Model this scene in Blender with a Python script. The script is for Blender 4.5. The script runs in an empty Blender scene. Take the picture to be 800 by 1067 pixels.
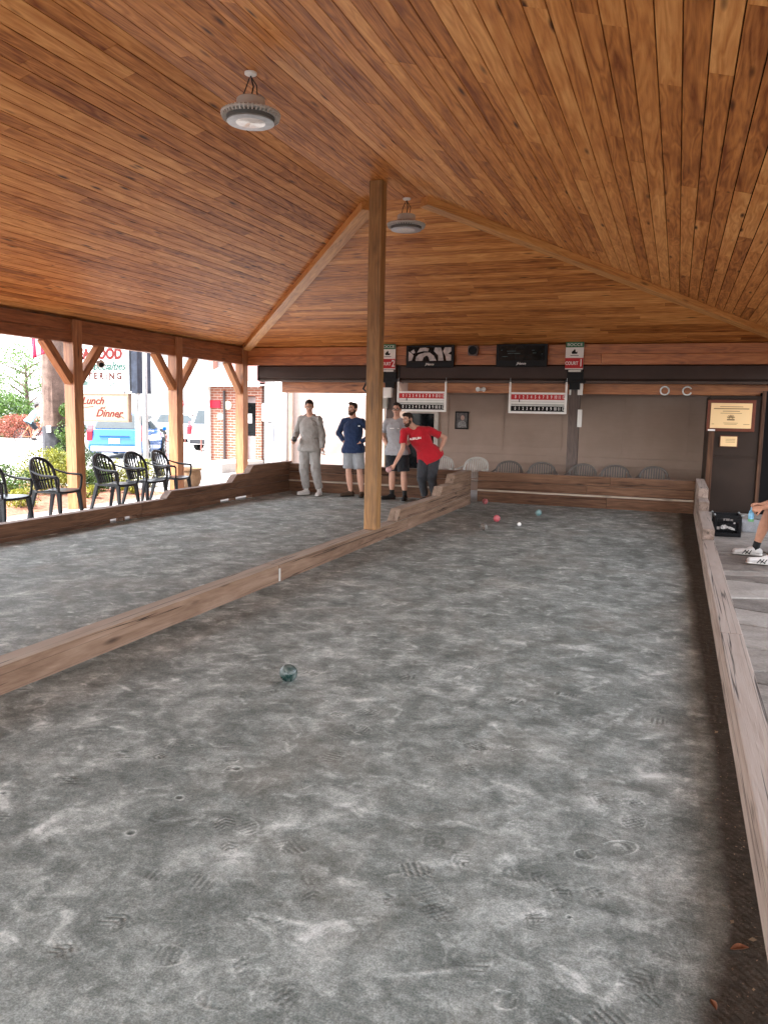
import bpy, bmesh, math, random
import numpy as np
from mathutils import Vector, Matrix, noise
random.seed(7)
sc = bpy.context.scene
COL = sc.collection

# ---------------------------------------------------------------- camera
cam_d = bpy.data.cameras.new("camera")
cam = bpy.data.objects.new("camera", cam_d); COL.objects.link(cam)
def _camrot():
    f = 825.
    def d(px, py): return Vector((px-400., -(py-533.5), -f))
    Y = d(706, 437).normalized()
    X = -d(-1910, 385); X = (X - Y*X.dot(Y)).normalized()
    Z = X.cross(Y)
    return Matrix((X, Y, Z))
cam.matrix_world = Matrix.Translation((0, 0, 1.6)) @ _camrot().to_4x4()
cam_d.sensor_fit = 'HORIZONTAL'; cam_d.sensor_width = 36; cam_d.lens = 825/800*36
cam_d.clip_start = 0.05; cam_d.clip_end = 3000
sc.camera = cam

# ---------------------------------------------------------------- light
SUN_EL, SUN_AZ = math.radians(60), math.radians(222)     # azimuth clockwise from +Y: the sun stands behind the camera on the left
w = bpy.data.worlds.new("World"); sc.world = w; w.use_nodes = True
nt = w.node_tree; nt.nodes.clear()
out = nt.nodes.new('ShaderNodeOutputWorld'); bg = nt.nodes.new('ShaderNodeBackground')
sky = nt.nodes.new('ShaderNodeTexSky'); sky.sky_type = 'NISHITA'; sky.sun_disc = False
sky.sun_elevation = SUN_EL; sky.sun_rotation = SUN_AZ
sky.air_density = 1.0; sky.dust_density = 1.5; sky.ozone_density = 1.0
bg.inputs['Strength'].default_value = 0.15
hz = nt.nodes.new('ShaderNodeHueSaturation'); hz.inputs['Saturation'].default_value = .30   # milky, thinly clouded sky
nt.links.new(sky.outputs[0], hz.inputs['Color']); nt.links.new(hz.outputs[0], bg.inputs[0]); nt.links.new(bg.outputs[0], out.inputs[0])
sun_d = bpy.data.lights.new("sun", 'SUN'); sun_d.energy = 1.5; sun_d.angle = math.radians(11); sun_d.color = (1, .955, .9)
sun = bpy.data.objects.new("sun", sun_d); COL.objects.link(sun)
sdir = Vector((math.sin(SUN_AZ)*math.cos(SUN_EL), math.cos(SUN_AZ)*math.cos(SUN_EL), math.sin(SUN_EL)))
sun.rotation_euler = sdir.to_track_quat('Z', 'Y').to_euler(); sun.location = sdir*40
vs = sc.view_settings
vs.view_transform = 'Standard'; vs.look = 'None'; vs.exposure = 3.5; vs.gamma = 1
cy = sc.cycles
cy.max_bounces = 9; cy.diffuse_bounces = 6; cy.glossy_bounces = 3; cy.transmission_bounces = 4
cy.sample_clamp_indirect = 6; cy.use_denoising = True; cy.caustics_reflective = False; cy.caustics_refractive = False

# ---------------------------------------------------------------- node helpers
def newmat(name):
    m = bpy.data.materials.new(name); m.use_nodes = True
    n = m.node_tree; b = n.nodes['Principled BSDF']
    return m, n, b
def N(n, t, **k):
    x = n.nodes.new(t)
    for a, v in k.items(): setattr(x, a, v)
    return x
def L(n, a, b): n.links.new(a, b)
def mathn(n, op, a, b=None, c=None):
    x = N(n, 'ShaderNodeMath', operation=op)
    for i, v in enumerate((a, b, c)):
        if v is None: continue
        if hasattr(v, 'node'): L(n, v, x.inputs[i])
        else: x.inputs[i].default_value = v
    return x.outputs[0]
def mixc(n, f, a, b, mode='MIX'):
    x = N(n, 'ShaderNodeMix', data_type='RGBA', blend_type=mode)
    for i, v in ((0, f), (6, a), (7, b)):
        if hasattr(v, 'node'): L(n, v, x.inputs[i])
        else: x.inputs[i].default_value = v if i == 0 else (*v, 1)
    return x.outputs[2]
def noisen(n, vec, scale, detail=4, rough=.5, dist=0):
    x = N(n, 'ShaderNodeTexNoise'); x.inputs['Scale'].default_value = scale
    x.inputs['Detail'].default_value = detail; x.inputs['Roughness'].default_value = rough
    x.inputs['Distortion'].default_value = dist
    if vec is not None: L(n, vec, x.inputs['Vector'])
    return x.outputs['Fac']
def ramp(n, f, stops):
    x = N(n, 'ShaderNodeValToRGB'); e = x.color_ramp.elements
    while len(e) < len(stops): e.new(.5)
    for i, (p, c) in enumerate(stops):
        e[i].position = p; e[i].color = (*c, 1) if not isinstance(c, (int, float)) else (c, c, c, 1)
    L(n, f, x.inputs[0]); return x.outputs[0]
def bumpn(n, b, h, strength=.3, dist=.01):
    x = N(n, 'ShaderNodeBump'); x.inputs['Strength'].default_value = strength; x.inputs['Distance'].default_value = dist
    L(n, h, x.inputs['Height']); L(n, x.outputs[0], b.inputs['Normal'])
def mapn(n, vec, scale):
    x = N(n, 'ShaderNodeMapping'); x.inputs['Scale'].default_value = scale; L(n, vec, x.inputs['Vector']); return x.outputs[0]

_plain = {}
def plain(name, c, rough=.6, metal=0., var=.12, scale=8., bump=0., coat=0., spec=.18):
    if name in _plain: return _plain[name]
    m, n, b = newmat(name)
    tc = N(n, 'ShaderNodeTexCoord')
    f = noisen(n, tc.outputs['Object'], scale, 5, .6)
    lo = [max(0, v*(1-var*1.6)) for v in c]; hi = [min(1, v*(1+var*1.6)) for v in c]
    L(n, ramp(n, f, [(.25, lo), (.75, hi)]), b.inputs['Base Color'])
    b.inputs['Roughness'].default_value = rough; b.inputs['Metallic'].default_value = metal
    b.inputs['Coat Weight'].default_value = coat; b.inputs['Specular IOR Level'].default_value = spec
    if bump: bumpn(n, b, f, bump, .01)
    _plain[name] = m; return m

def wood(name, dark, mid, light, rough=.6, rndw=1., crack=0., bump=.25, spec=.5, knots=1., ringw=.18, worn=None):
    """grain from the 'gr' vector attribute (x runs along the grain) and a random tone per board from 'rnd'"""
    m, n, b = newmat(name)
    g = N(n, 'ShaderNodeAttribute', attribute_name='gr').outputs['Vector']
    r = N(n, 'ShaderNodeAttribute', attribute_name='rnd').outputs['Fac']
    f1 = noisen(n, mapn(n, g, (1.1, 13, 13)), 1.0, 6, .62, .8)
    f2 = noisen(n, mapn(n, g, (5, 160, 160)), 1.0, 3, .6)
    rg = noisen(n, mapn(n, g, (.9, 7, 7)), 1.0, 2, .5, .35)
    rings = mathn(n, 'PINGPONG', mathn(n, 'MULTIPLY', rg, 16.), 1.)
    bl = noisen(n, mapn(n, g, (2.2, 3.5, 3.5)), 1.0, 3, .6)
    a = mathn(n, 'MULTIPLY', mathn(n, 'ADD', mathn(n, 'MULTIPLY', mathn(n, 'SUBTRACT', f1, .5), 1.7), .5), .50)
    a = mathn(n, 'ADD', a, mathn(n, 'MULTIPLY', rings, ringw))
    a = mathn(n, 'ADD', a, mathn(n, 'MULTIPLY', f2, .16))
    a = mathn(n, 'ADD', a, mathn(n, 'MULTIPLY', bl, .22))
    a = mathn(n, 'ADD', a, mathn(n, 'MULTIPLY', mathn(n, 'SUBTRACT', r, .5), .42*rndw))
    c = ramp(n, a, [(.22, dark), (.52, mid), (.86, light)])
    vo = N(n, 'ShaderNodeTexVoronoi'); vo.inputs['Scale'].default_value = 1.
    L(n, mapn(n, g, (1.5, 6.5, 6.5)), vo.inputs['Vector'])
    kn = ramp(n, vo.outputs['Distance'], [(.05, 1.), (.17, 0.)])
    dk = tuple(v*.35 for v in dark)
    c = mixc(n, mathn(n, 'MULTIPLY', kn, .8*knots), c, dk)
    h = mathn(n, 'ADD', f2, mathn(n, 'MULTIPLY', rings, .4))
    if crack:
        cr = noisen(n, mapn(n, g, (.13, 12, 12)), 1.0, 4, .42, 0)
        cm = ramp(n, mathn(n, 'ABSOLUTE', mathn(n, 'SUBTRACT', cr, .5)), [(.0015, 1.), (.007, 0.)])
        c = mixc(n, mathn(n, 'MULTIPLY', cm, crack), c, tuple(v*.2 for v in dark))
        h = mathn(n, 'SUBTRACT', h, mathn(n, 'MULTIPLY', cm, 2.))
    if worn:        # upper faces bleached and dusted by years of boots and clay
        gz = N(n, 'ShaderNodeSeparateXYZ'); L(n, N(n, 'ShaderNodeNewGeometry').outputs['True Normal'], gz.inputs[0])
        wf = mathn(n, 'MULTIPLY', ramp(n, gz.outputs[2], [(.55, 0.), (.9, 1.)]), mathn(n, 'ADD', .25, mathn(n, 'MULTIPLY', f1, 1.0)))
        c = mixc(n, mathn(n, 'MINIMUM', wf, .9), c, worn)
        if crack: c = mixc(n, mathn(n, 'MULTIPLY', cm, crack), c, tuple(v*.25 for v in dark))
    L(n, c, b.inputs['Base Color'])
    b.inputs['Roughness'].default_value = rough; b.inputs['Specular IOR Level'].default_value = spec
    bumpn(n, b, h, bump, .004)
    return m

# ---------------------------------------------------------------- mesh helpers
class MB:
    def __init__(s): s.v = []; s.f = []; s.g = []; s.r = []; s.mi = []
    def add(s, vs_, fs_, gr=None, rnd=None, mi=0):
        o = len(s.v); off = Vector((random.uniform(0, 90), random.uniform(0, 90), random.uniform(0, 90)))
        rnd = random.random() if rnd is None else rnd
        for i, p in enumerate(vs_):
            p = Vector(p); s.v.append(p)
            s.g.append((gr[i] if gr else p) + off if gr else Vector(p)+off); s.r.append(rnd)
        for f in fs_: s.f.append(tuple(o+i for i in f)); s.mi.append(mi)
        return s
    BF = [(0, 3, 2, 1), (4, 5, 6, 7), (0, 1, 5, 4), (1, 2, 6, 5), (2, 3, 7, 6), (3, 0, 4, 7)]
    def box(s, x0, x1, y0, y1, z0, z1, axis='x', rnd=None, mi=0):
        P = [(x0, y0, z0), (x1, y0, z0), (x1, y1, z0), (x0, y1, z0), (x0, y0, z1), (x1, y0, z1), (x1, y1, z1), (x0, y1, z1)]
        k = {'x': (0, 1, 2), 'y': (1, 0, 2), 'z': (2, 0, 1)}[axis]
        return s.add(P, s.BF, [Vector((p[k[0]], p[k[1]], p[k[2]])) for p in P], rnd, mi)
    def beam(s, p0, p1, w_, h_, up=(0, 0, 1), rnd=None, mi=0, w1=None, h1=None):
        p0, p1 = Vector(p0), Vector(p1); d = (p1-p0); l = d.length; d.normalize()
        up = Vector(up); sd = d.cross(up)
        if sd.length < 1e-4: sd = d.cross(Vector((1, 0, 0)))
        sd.normalize(); u = sd.cross(d)
        P = []; G = []
        for t, c, ww, hh in ((0, p0, w_, h_), (l, p1, w1 or w_, h1 or h_)):
            for a, b in ((-1, -1), (1, -1), (1, 1), (-1, 1)):
                P.append(c+sd*a*ww/2+u*b*hh/2); G.append(Vector((t, a*ww/2, b*hh/2)))
        return s.add(P, [(0, 3, 2, 1), (4, 5, 6, 7), (0, 1, 5, 4), (1, 2, 6, 5), (2, 3, 7, 6), (3, 0, 4, 7)][0:0] or
                     [(0, 1, 2, 3), (7, 6, 5, 4), (4, 5, 1, 0), (5, 6, 2, 1), (6, 7, 3, 2), (7, 4, 0, 3)], G, rnd, mi)
    def prism(s, poly, axis, a, b, grain='y', rnd=None, mi=0):
        """poly: 2D outline in the two other axes; extruded from a to b along axis"""
        n = len(poly)
        def mk(p, t):
            return {'x': (t, p[0], p[1]), 'y': (p[0], t, p[1]), 'z': (p[0], p[1], t)}[axis]
        P = [mk(p, a) for p in poly]+[mk(p, b) for p in poly]
        k = {'x': (0, 1, 2), 'y': (1, 0, 2), 'z': (2, 0, 1)}[grain]
        F = [tuple(range(n-1, -1, -1)), tuple(range(n, 2*n))]+[(i, (i+1) % n, n+(i+1) % n, n+i) for i in range(n)]
        return s.add(P, F, [Vector((p[k[0]], p[k[1]], p[k[2]])) for p in P], rnd, mi)
    def tube(s, pts, r, n=8, closed=False, mi=0, flat=1.0, cap=True):
        pts = [Vector(p) for p in pts]; m = len(pts)
        rs = r if isinstance(r, (list, tuple)) else [r]*m
        V = []; prev = None
        for i, p in enumerate(pts):
            if closed: d = pts[(i+1) % m]-pts[i-1]
            else: d = pts[min(i+1, m-1)]-pts[max(i-1, 0)]
            d.normalize()
            if prev is None:
                a = Vector((0, 0, 1)) if abs(d.z) < .9 else Vector((1, 0, 0))
                u = d.cross(a).normalized()
            else: u = (prev-d*prev.dot(d)).normalized()
            prev = u; v = d.cross(u)
            for k in range(n):
                t = 2*math.pi*k/n
                V.append(p+u*math.cos(t)*rs[i]+v*math.sin(t)*rs[i]*flat)
        F = []
        for i in range(m if closed else m-1):
            j = (i+1) % m
            for k in range(n):
                F.append((i*n+k, i*n+(k+1) % n, j*n+(k+1) % n, j*n+k))
        if not closed and cap: F += [tuple(range(n-1, -1, -1)), tuple(range((m-1)*n, m*n))]
        return s.add(V, F, mi=mi)
    def lathe(s, prof, n=24, c=(0, 0, 0), axis='z', mi=0):
        c = Vector(c); V = []
        for r, z in prof:
            for k in range(n):
                t = 2*math.pi*k/n; a, b = r*math.cos(t), r*math.sin(t)
                V.append(c+Vector({'z': (a, b, z), 'x': (z, a, b), 'y': (b, z, a)}[axis]))
        F = []
        for i in range(len(prof)-1):
            for k in range(n):
                F.append((i*n+k, i*n+(k+1) % n, (i+1)*n+(k+1) % n, (i+1)*n+k))
        F += [tuple(range(n-1, -1, -1)), tuple(range((len(prof)-1)*n, len(prof)*n))]
        return s.add(V, F, mi=mi)
    def ball(s, c, r, n=16, mi=0, sc_=(1, 1, 1)):
        c = Vector(c); V = []; F = []; m = n//2
        V.append(c+Vector((0, 0, r*sc_[2])))
        for i in range(1, m):
            t = math.pi*i/m
            for k in range(n):
                p = 2*math.pi*k/n
                V.append(c+Vector((r*math.sin(t)*math.cos(p)*sc_[0], r*math.sin(t)*math.sin(p)*sc_[1], r*math.cos(t)*sc_[2])))
        V.append(c-Vector((0, 0, r*sc_[2])))
        for k in range(n): F.append((0, 1+k, 1+(k+1) % n))
        for i in range(m-2):
            for k in range(n):
                F.append((1+i*n+k, 1+(i+1)*n+k, 1+(i+1)*n+(k+1) % n, 1+i*n+(k+1) % n))
        e = len(V)-1
        for k in range(n): F.append((1+(m-2)*n+k, e, 1+(m-2)*n+(k+1) % n))
        return s.add(V, F, mi=mi)
    def mesh(s, name, mats):
        me = bpy.data.meshes.new(name); me.from_pydata(s.v, [], s.f)
        if not isinstance(mats, (list, tuple)): mats = [mats]
        for m in mats: me.materials.append(m)
        a = me.attributes.new('gr', 'FLOAT_VECTOR', 'POINT'); a.data.foreach_set('vector', np.array([tuple(g) for g in s.g], dtype=np.float32).ravel())
        a = me.attributes.new('rnd', 'FLOAT', 'POINT'); a.data.foreach_set('value', np.array(s.r, dtype=np.float32))
        if len(mats) > 1: me.polygons.foreach_set('material_index', s.mi)
        me.update(); return me
    def build(s, name, mats, parent=None, bevel=0, smooth=False, origin=None, fixn=True, sharp=40):
        if parent is None and origin is None:
            xs = [p.x for p in s.v]; ys = [p.y for p in s.v]; zs = [p.z for p in s.v]
            origin = Vector(((min(xs)+max(xs))/2, (min(ys)+max(ys))/2, min(zs)))
        if origin is not None:
            origin = Vector(origin)
            s.v = [p-origin for p in s.v]
        me = s.mesh(name, mats)
        if fixn:
            bm = bmesh.new(); bm.from_mesh(me); bmesh.ops.recalc_face_normals(bm, faces=bm.faces[:]); bm.to_mesh(me); bm.free()
        o = bpy.data.objects.new(name, me); COL.objects.link(o)
        if parent is not None: o.parent = parent
        if origin is not None: o.location = origin
        if smooth:
            me.shade_smooth()
            try: me.set_sharp_from_angle(angle=math.radians(sharp))
            except Exception: pass
        if bevel:
            b = o.modifiers.new('bevel', 'BEVEL'); b.width = bevel; b.segments = 2; b.limit_method = 'ANGLE'; b.angle_limit = math.radians(35)
            b.harden_normals = False
        return o

def tag(o, label=None, cat=None, group=None, kind=None):
    if label: o['label'] = label
    if cat: o['category'] = cat
    if group: o['group'] = group
    if kind: o['kind'] = kind
    return o
def thing(name, label, cat, loc=(0, 0, 0), rz=0, group=None):
    o = bpy.data.objects.new(name, None); COL.objects.link(o); o.empty_display_size = .1
    o.location = loc; o.rotation_euler = (0, 0, rz); return tag(o, label, cat, group)
def dup(root, loc, rz=0, label=None, group=None, scale=None):
    r = root.copy(); COL.objects.link(r); r.location = loc; r.rotation_euler = (0, 0, rz)
    if scale: r.scale = scale
    if label: r['label'] = label
    if group: r['group'] = group
    for ch in list(root.children):
        c = ch.copy(); COL.objects.link(c); c.parent = r
        for g in list(ch.children):
            d = g.copy(); COL.objects.link(d); d.parent = c
    return r
FONT = None
def text_mesh(name, body, size, mat, parent, loc, rot=(math.pi/2, 0, 0), extrude=.002, align='CENTER', shear=0, sx=1., bold=0.):
    cu = bpy.data.curves.new(name, 'FONT'); cu.body = body; cu.size = size; cu.extrude = extrude
    cu.align_x = align; cu.align_y = 'CENTER'; cu.shear = shear; cu.offset = bold; cu.resolution_u = 3
    t = bpy.data.objects.new(name, cu); COL.objects.link(t)
    bpy.context.view_layer.update()
    me = bpy.data.meshes.new_from_object(t.evaluated_get(bpy.context.evaluated_depsgraph_get()))
    bpy.data.objects.remove(t)
    me.name = name; me.materials.clear(); me.materials.append(mat)
    o = bpy.data.objects.new(name, me); COL.objects.link(o); o.parent = parent
    o.location = loc; o.rotation_euler = rot; o.scale = (sx, 1, 1)
    return o
# ---------------------------------------------------------------- materials
CEIL = wood('ceiling_boards', (.19, .048, .010), (.53, .202, .052), (.80, .40, .140), rough=.50, rndw=.72, bump=.15, spec=.2, ringw=.17, knots=1.3)
BEAMW = wood('stained_beam', (.13, .042, .014), (.27, .095, .034), (.42, .17, .065), rough=.5, rndw=.5, bump=.2, crack=.5)
HIPW = wood('hip_beam', (.24, .085, .02), (.50, .22, .062), (.68, .36, .12), rough=.5, rndw=.4)
HEADW = wood('header_beam', (.20, .060, .018), (.42, .145, .045), (.60, .25, .09), rough=.42, rndw=.5)
POSTW = wood('cedar_post', (.20, .068, .024), (.38, .155, .06), (.55, .26, .115), rough=.5, rndw=.3, crack=.6)
GPOST = wood('treated_post', (.11, .048, .012), (.26, .122, .036), (.38, .20, .07), rough=.55, rndw=.2, crack=.8)
OLDW = wood('weathered_timber', (.13, .090, .070), (.28, .205, .168), (.43, .34, .295), rough=.8, rndw=.5, crack=1., bump=.7, spec=.25, ringw=.05, worn=(.34, .285, .245))
DIVW = wood('divider_timber', (.10, .055, .033), (.21, .128, .085), (.34, .235, .175), rough=.8, rndw=.4, crack=.9, bump=.6, spec=.25, ringw=.06, worn=(.36, .30, .245))
DARKW = wood('dark_board', (.045, .021, .012), (.120, .058, .032), (.21, .11, .064), worn=(.30, .24, .21), spec=.25, rough=.7, rndw=.6, crack=.7, bump=.5)
BRNW = wood('brown_trim', (.05, .022, .012), (.11, .052, .028), (.18, .09, .05), spec=.2, rough=.6)
BLACKP = plain('black_plastic', (.006, .006, .007), .5, var=.2)
RESIN = plain('grey_resin', (.016, .018, .021), .36, var=.2)
RESINL = plain('pale_resin', (.46, .44, .41), .45, var=.15)
RESINM = plain('mid_resin', (.13, .115, .105), .5, var=.15)
WHITE = plain('white_paint', (.78, .77, .75), .45, var=.04)
GREYM = plain('galvanised', (.42, .44, .46), .4, .7, var=.12, scale=20)
LAMPG = plain('lamp_housing', (.50, .47, .44), .45, .2, var=.05)
RUBBER = plain('rubber', (.02, .02, .02), .8)
GLASSD = plain('dark_glass', (.004, .005, .006), .12, var=.3, scale=2)
GROOVE = plain('groove_dark', (.025, .009, .004), .9)
REDP = plain('red_print', (.50, .035, .04), .5, var=.05)
GREENP = plain('green_print', (.05, .17, .09), .5, var=.05)
BLACKI = plain('black_print', (.008, .008, .008), .6)
WHITEI = plain('white_print', (.85, .84, .82), .5, var=.03)
TAUPE = None

def mat_clay():
    m, n, b = newmat('clay_court')
    tc = N(n, 'ShaderNodeTexCoord').outputs['Object']
    dust = N(n, 'ShaderNodeAttribute', attribute_name='dust').outputs['Fac']
    strip = N(n, 'ShaderNodeAttribute', attribute_name='strip').outputs['Fac']
    big = noisen(n, tc, .55, 3, .55, .3)
    rot = N(n, 'ShaderNodeMapping'); rot.inputs['Rotation'].default_value = (0, 0, .5); rot.inputs['Scale'].default_value = (1.1, 1., 1); L(n, tc, rot.inputs['Vector'])
    n1 = noisen(n, rot.outputs[0], 3.4, 7, .58, .55)
    rot2 = N(n, 'ShaderNodeMapping'); rot2.inputs['Rotation'].default_value = (0, 0, -.7); rot2.inputs['Scale'].default_value = (1, 1.3, 1); L(n, tc, rot2.inputs['Vector'])
    n2 = noisen(n, rot2.outputs[0], 8.5, 5, .55, .7)
    n3 = noisen(n, tc, 28, 6, .6, .5)
    n4 = noisen(n, tc, 150, 4, .65)
    n5 = noisen(n, tc, 62, 5, .65, .3)
    a = mathn(n, 'MULTIPLY', n1, .42)
    a = mathn(n, 'ADD', a, mathn(n, 'MULTIPLY', n2, .30))
    a = mathn(n, 'ADD', a, mathn(n, 'MULTIPLY', n3, .17))
    a = mathn(n, 'ADD', a, mathn(n, 'MULTIPLY', mathn(n, 'SUBTRACT', n5, .5), .22))
    a = mathn(n, 'ADD', a, mathn(n, 'MULTIPLY', big, .14))
    a = mathn(n, 'ADD', a, mathn(n, 'MULTIPLY', mathn(n, 'SUBTRACT', n4, .5), .34))
    pw = noisen(n, tc, 6.2, 5, .6, .9); a = mathn(n, 'ADD', a, mathn(n, 'MULTIPLY', ramp(n, pw, [(.56, 0.), (.74, 1.)]), .16))
    a = mathn(n, 'ADD', a, mathn(n, 'MULTIPLY', dust, .22))
    a = mathn(n, 'ADD', mathn(n, 'MULTIPLY', mathn(n, 'SUBTRACT', a, .545), 2.2), .5)
    c = ramp(n, a, [(.14, (.088, .101, .093)), (.40, (.190, .212, .197)), (.60, (.335, .364, .343)), (.90, (.63, .66, .635))])
    brn = noisen(n, tc, 1.1, 4, .6, .4)
    c = mixc(n, mathn(n, 'MULTIPLY', ramp(n, brn, [(.52, 0.), (.72, 1.)]), .28), c, (.235, .195, .15))
    # soft shade along the kerb, painted into the clay colour over dark grit
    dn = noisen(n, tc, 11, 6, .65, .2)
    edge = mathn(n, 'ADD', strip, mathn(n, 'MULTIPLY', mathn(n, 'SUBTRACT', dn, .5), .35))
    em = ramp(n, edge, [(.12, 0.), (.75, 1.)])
    kerb_shade = ramp(n, mathn(n, 'ADD', mathn(n, 'MULTIPLY', n3, .6), mathn(n, 'MULTIPLY', n4, .4)), [(.36, (.034, .030, .025)), (.54, (.070, .063, .053)), (.68, (.14, .125, .105))])
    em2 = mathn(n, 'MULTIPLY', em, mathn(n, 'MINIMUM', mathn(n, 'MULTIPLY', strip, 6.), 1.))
    c = mixc(n, em2, c, kerb_shade)
    L(n, c, b.inputs['Base Color'])
    rr = ramp(n, n2, [(.3, .62), (.7, .85)]); L(n, rr, b.inputs['Roughness'])
    b.inputs['Specular IOR Level'].default_value = .2
    h = mathn(n, 'ADD', mathn(n, 'MULTIPLY', n3, .5), mathn(n, 'MULTIPLY', n4, .35))
    h = mathn(n, 'ADD', h, mathn(n, 'MULTIPLY', n2, .6))
    bumpn(n, b, h, .5, .012)
    return m
CLAY = mat_clay()

def mat_foliage(name, dark, light, tr=.25):
    m, n, b = newmat(name)
    r = N(n, 'ShaderNodeAttribute', attribute_name='rnd').outputs['Fac']
    L(n, ramp(n, r, [(.0, dark), (1., light)]), b.inputs['Base Color'])
    b.inputs['Roughness'].default_value = .55
    b.inputs['Subsurface Weight'].default_value = 0
    tl = N(n, 'ShaderNodeBsdfTranslucent'); L(n, ramp(n, r, [(.0, dark), (1., light)]), tl.inputs[0])
    mx = N(n, 'ShaderNodeMixShader'); mx.inputs[0].default_value = tr
    o = n.nodes['Material Output']; L(n, b.outputs[0], mx.inputs[1]); L(n, tl.outputs[0], mx.inputs[2]); L(n, mx.outputs[0], o.inputs[0])
    return m
F_YEL = mat_foliage('leaf_yellow_green', (.07, .09, .008), (.30, .30, .03))
F_GRN = mat_foliage('leaf_green', (.018, .045, .008), (.09, .17, .022))
F_DRK = mat_foliage('leaf_dark', (.01, .028, .008), (.05, .09, .02))
F_RED = mat_foliage('leaf_red', (.12, .025, .015), (.34, .10, .06))
F_TREE = mat_foliage('leaf_tree', (.03, .07, .012), (.13, .20, .05))

def mat_noise2(name, c1, c2, scale, rough=.8, bump=.3, c3=None, dist=.01):
    m, n, b = newmat(name); tc = N(n, 'ShaderNodeTexCoord').outputs['Object']
    f = mathn(n, 'ADD', mathn(n, 'MULTIPLY', noisen(n, tc, scale, 8, .65, .2), .6), mathn(n, 'MULTIPLY', noisen(n, tc, scale*12, 4, .6), .4))
    L(n, ramp(n, f, [(.36, c1), (.62, c2)]), b.inputs['Base Color']); b.inputs['Roughness'].default_value = rough
    bumpn(n, b, f, bump, dist); return m
CONC = mat_noise2('pale_concrete', (.28, .26, .245), (.42, .40, .375), 2.2)
ASPH = mat_noise2('worn_asphalt', (.17, .17, .175), (.27, .27, .27), .6)
ROAD = mat_noise2('road_asphalt', (.16, .155, .155), (.23, .225, .22), .5)
MULCH = mat_noise2('red_mulch', (.10, .035, .02), (.34, .16, .10), 14, .95, .9, dist=.03)
GRAVEL = mat_noise2('brown_gravel', (.08, .055, .05), (.24, .18, .16), 26, .95, .9)
SIDING = mat_noise2('white_siding', (.26, .255, .25), (.34, .335, .33), 1.2, .6, .05)
PINKW = mat_noise2('pinkish_stucco', (.22, .165, .145), (.29, .225, .20), 1.5, .8, .1)
ROOFG = mat_noise2('grey_shingle', (.20, .19, .19), (.34, .33, .32), 3, .9)
ROOFP = mat_noise2('red_metal_roof', (.22, .075, .065), (.28, .10, .09), 2, .5)
SHING = mat_noise2('asphalt_shingle', (.06, .05, .045), (.12, .10, .09), 4, .9)
BARK = mat_noise2('pole_bark', (.055, .033, .025), (.17, .11, .085), 6, .9, .6)
DBARK = mat_noise2('tar_pole', (.015, .016, .02), (.045, .046, .052), 6, .9, .5)
CLAYPOT = mat_noise2('tan_pot', (.18, .10, .05), (.30, .19, .11), 8, .8)

def mat_brick():
    m, n, b = newmat('red_brick'); tc = N(n, 'ShaderNodeTexCoord').outputs['Object']
    s = N(n, 'ShaderNodeSeparateXYZ'); L(n, tc, s.inputs[0])
    cb = N(n, 'ShaderNodeCombineXYZ'); L(n, mathn(n, 'ADD', s.outputs[0], s.outputs[1]), cb.inputs[0]); L(n, s.outputs[2], cb.inputs[1])
    br = N(n, 'ShaderNodeTexBrick'); L(n, cb.outputs[0], br.inputs['Vector'])
    br.inputs['Scale'].default_value = 1.; br.inputs['Brick Width'].default_value = .22; br.inputs['Row Height'].default_value = .075
    br.inputs['Mortar Size'].default_value = .008; br.inputs['Color1'].default_value = (.19, .055, .03, 1); br.inputs['Color2'].default_value = (.25, .085, .05, 1)
    br.inputs['Mortar'].default_value = (.34, .28, .24, 1)
    L(n, br.outputs['Color'], b.inputs['Base Color']); b.inputs['Roughness'].default_value = .85
    bumpn(n, b, mathn(n, 'SUBTRACT', 1., br.outputs['Fac']), .4, .008); return m
BRICK = mat_brick()

def mat_stone():
    m, n, b = newmat('flagstone'); tc = N(n, 'ShaderNodeTexCoord').outputs['Object']
    r = N(n, 'ShaderNodeAttribute', attribute_name='rnd').outputs['Fac']
    f = noisen(n, tc, 3.5, 8, .65, .6); f2 = noisen(n, tc, 40, 4, .6)
    a = mathn(n, 'ADD', mathn(n, 'MULTIPLY', f, .6), mathn(n, 'MULTIPLY', f2, .25))
    a = mathn(n, 'ADD', a, mathn(n, 'MULTIPLY', r, .25))
    L(n, ramp(n, a, [(.38, (.10, .085, .072)), (.55, (.215, .19, .165)), (.75, (.36, .33, .295))]), b.inputs['Base Color'])
    b.inputs['Roughness'].default_value = .7; bumpn(n, b, mathn(n, 'ADD', f, f2), .6, .01); return m
STONE = mat_stone()

def mat_taupe():
    m, n, b = newmat('taupe_siding'); tc = N(n, 'ShaderNodeTexCoord').outputs['Object']
    f = noisen(n, tc, 1.3, 6, .6); f2 = noisen(n, mapn(n, tc, (3, 3, 40)), 1, 3, .5)
    a = mathn(n, 'ADD', mathn(n, 'MULTIPLY', f, .8), mathn(n, 'MULTIPLY', f2, .2))
    L(n, ramp(n, a, [(.3, (.32, .235, .19)), (.7, (.41, .305, .25))]), b.inputs['Base Color'])
    b.inputs['Roughness'].default_value = .75; b.inputs['Specular IOR Level'].default_value = .2; bumpn(n, b, f2, .15, .004); return m
TAUPE = mat_taupe()
ROLL = plain('bronze_shutter', (.045, .028, .023), .45, .2, var=.15, scale=3)
ROLL2 = plain('bronze_lip', (.085, .06, .05), .4, .3, var=.1, scale=3)
DOORB = plain('brown_door', (.028, .016, .011), .5, var=.15, scale=2)

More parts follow.
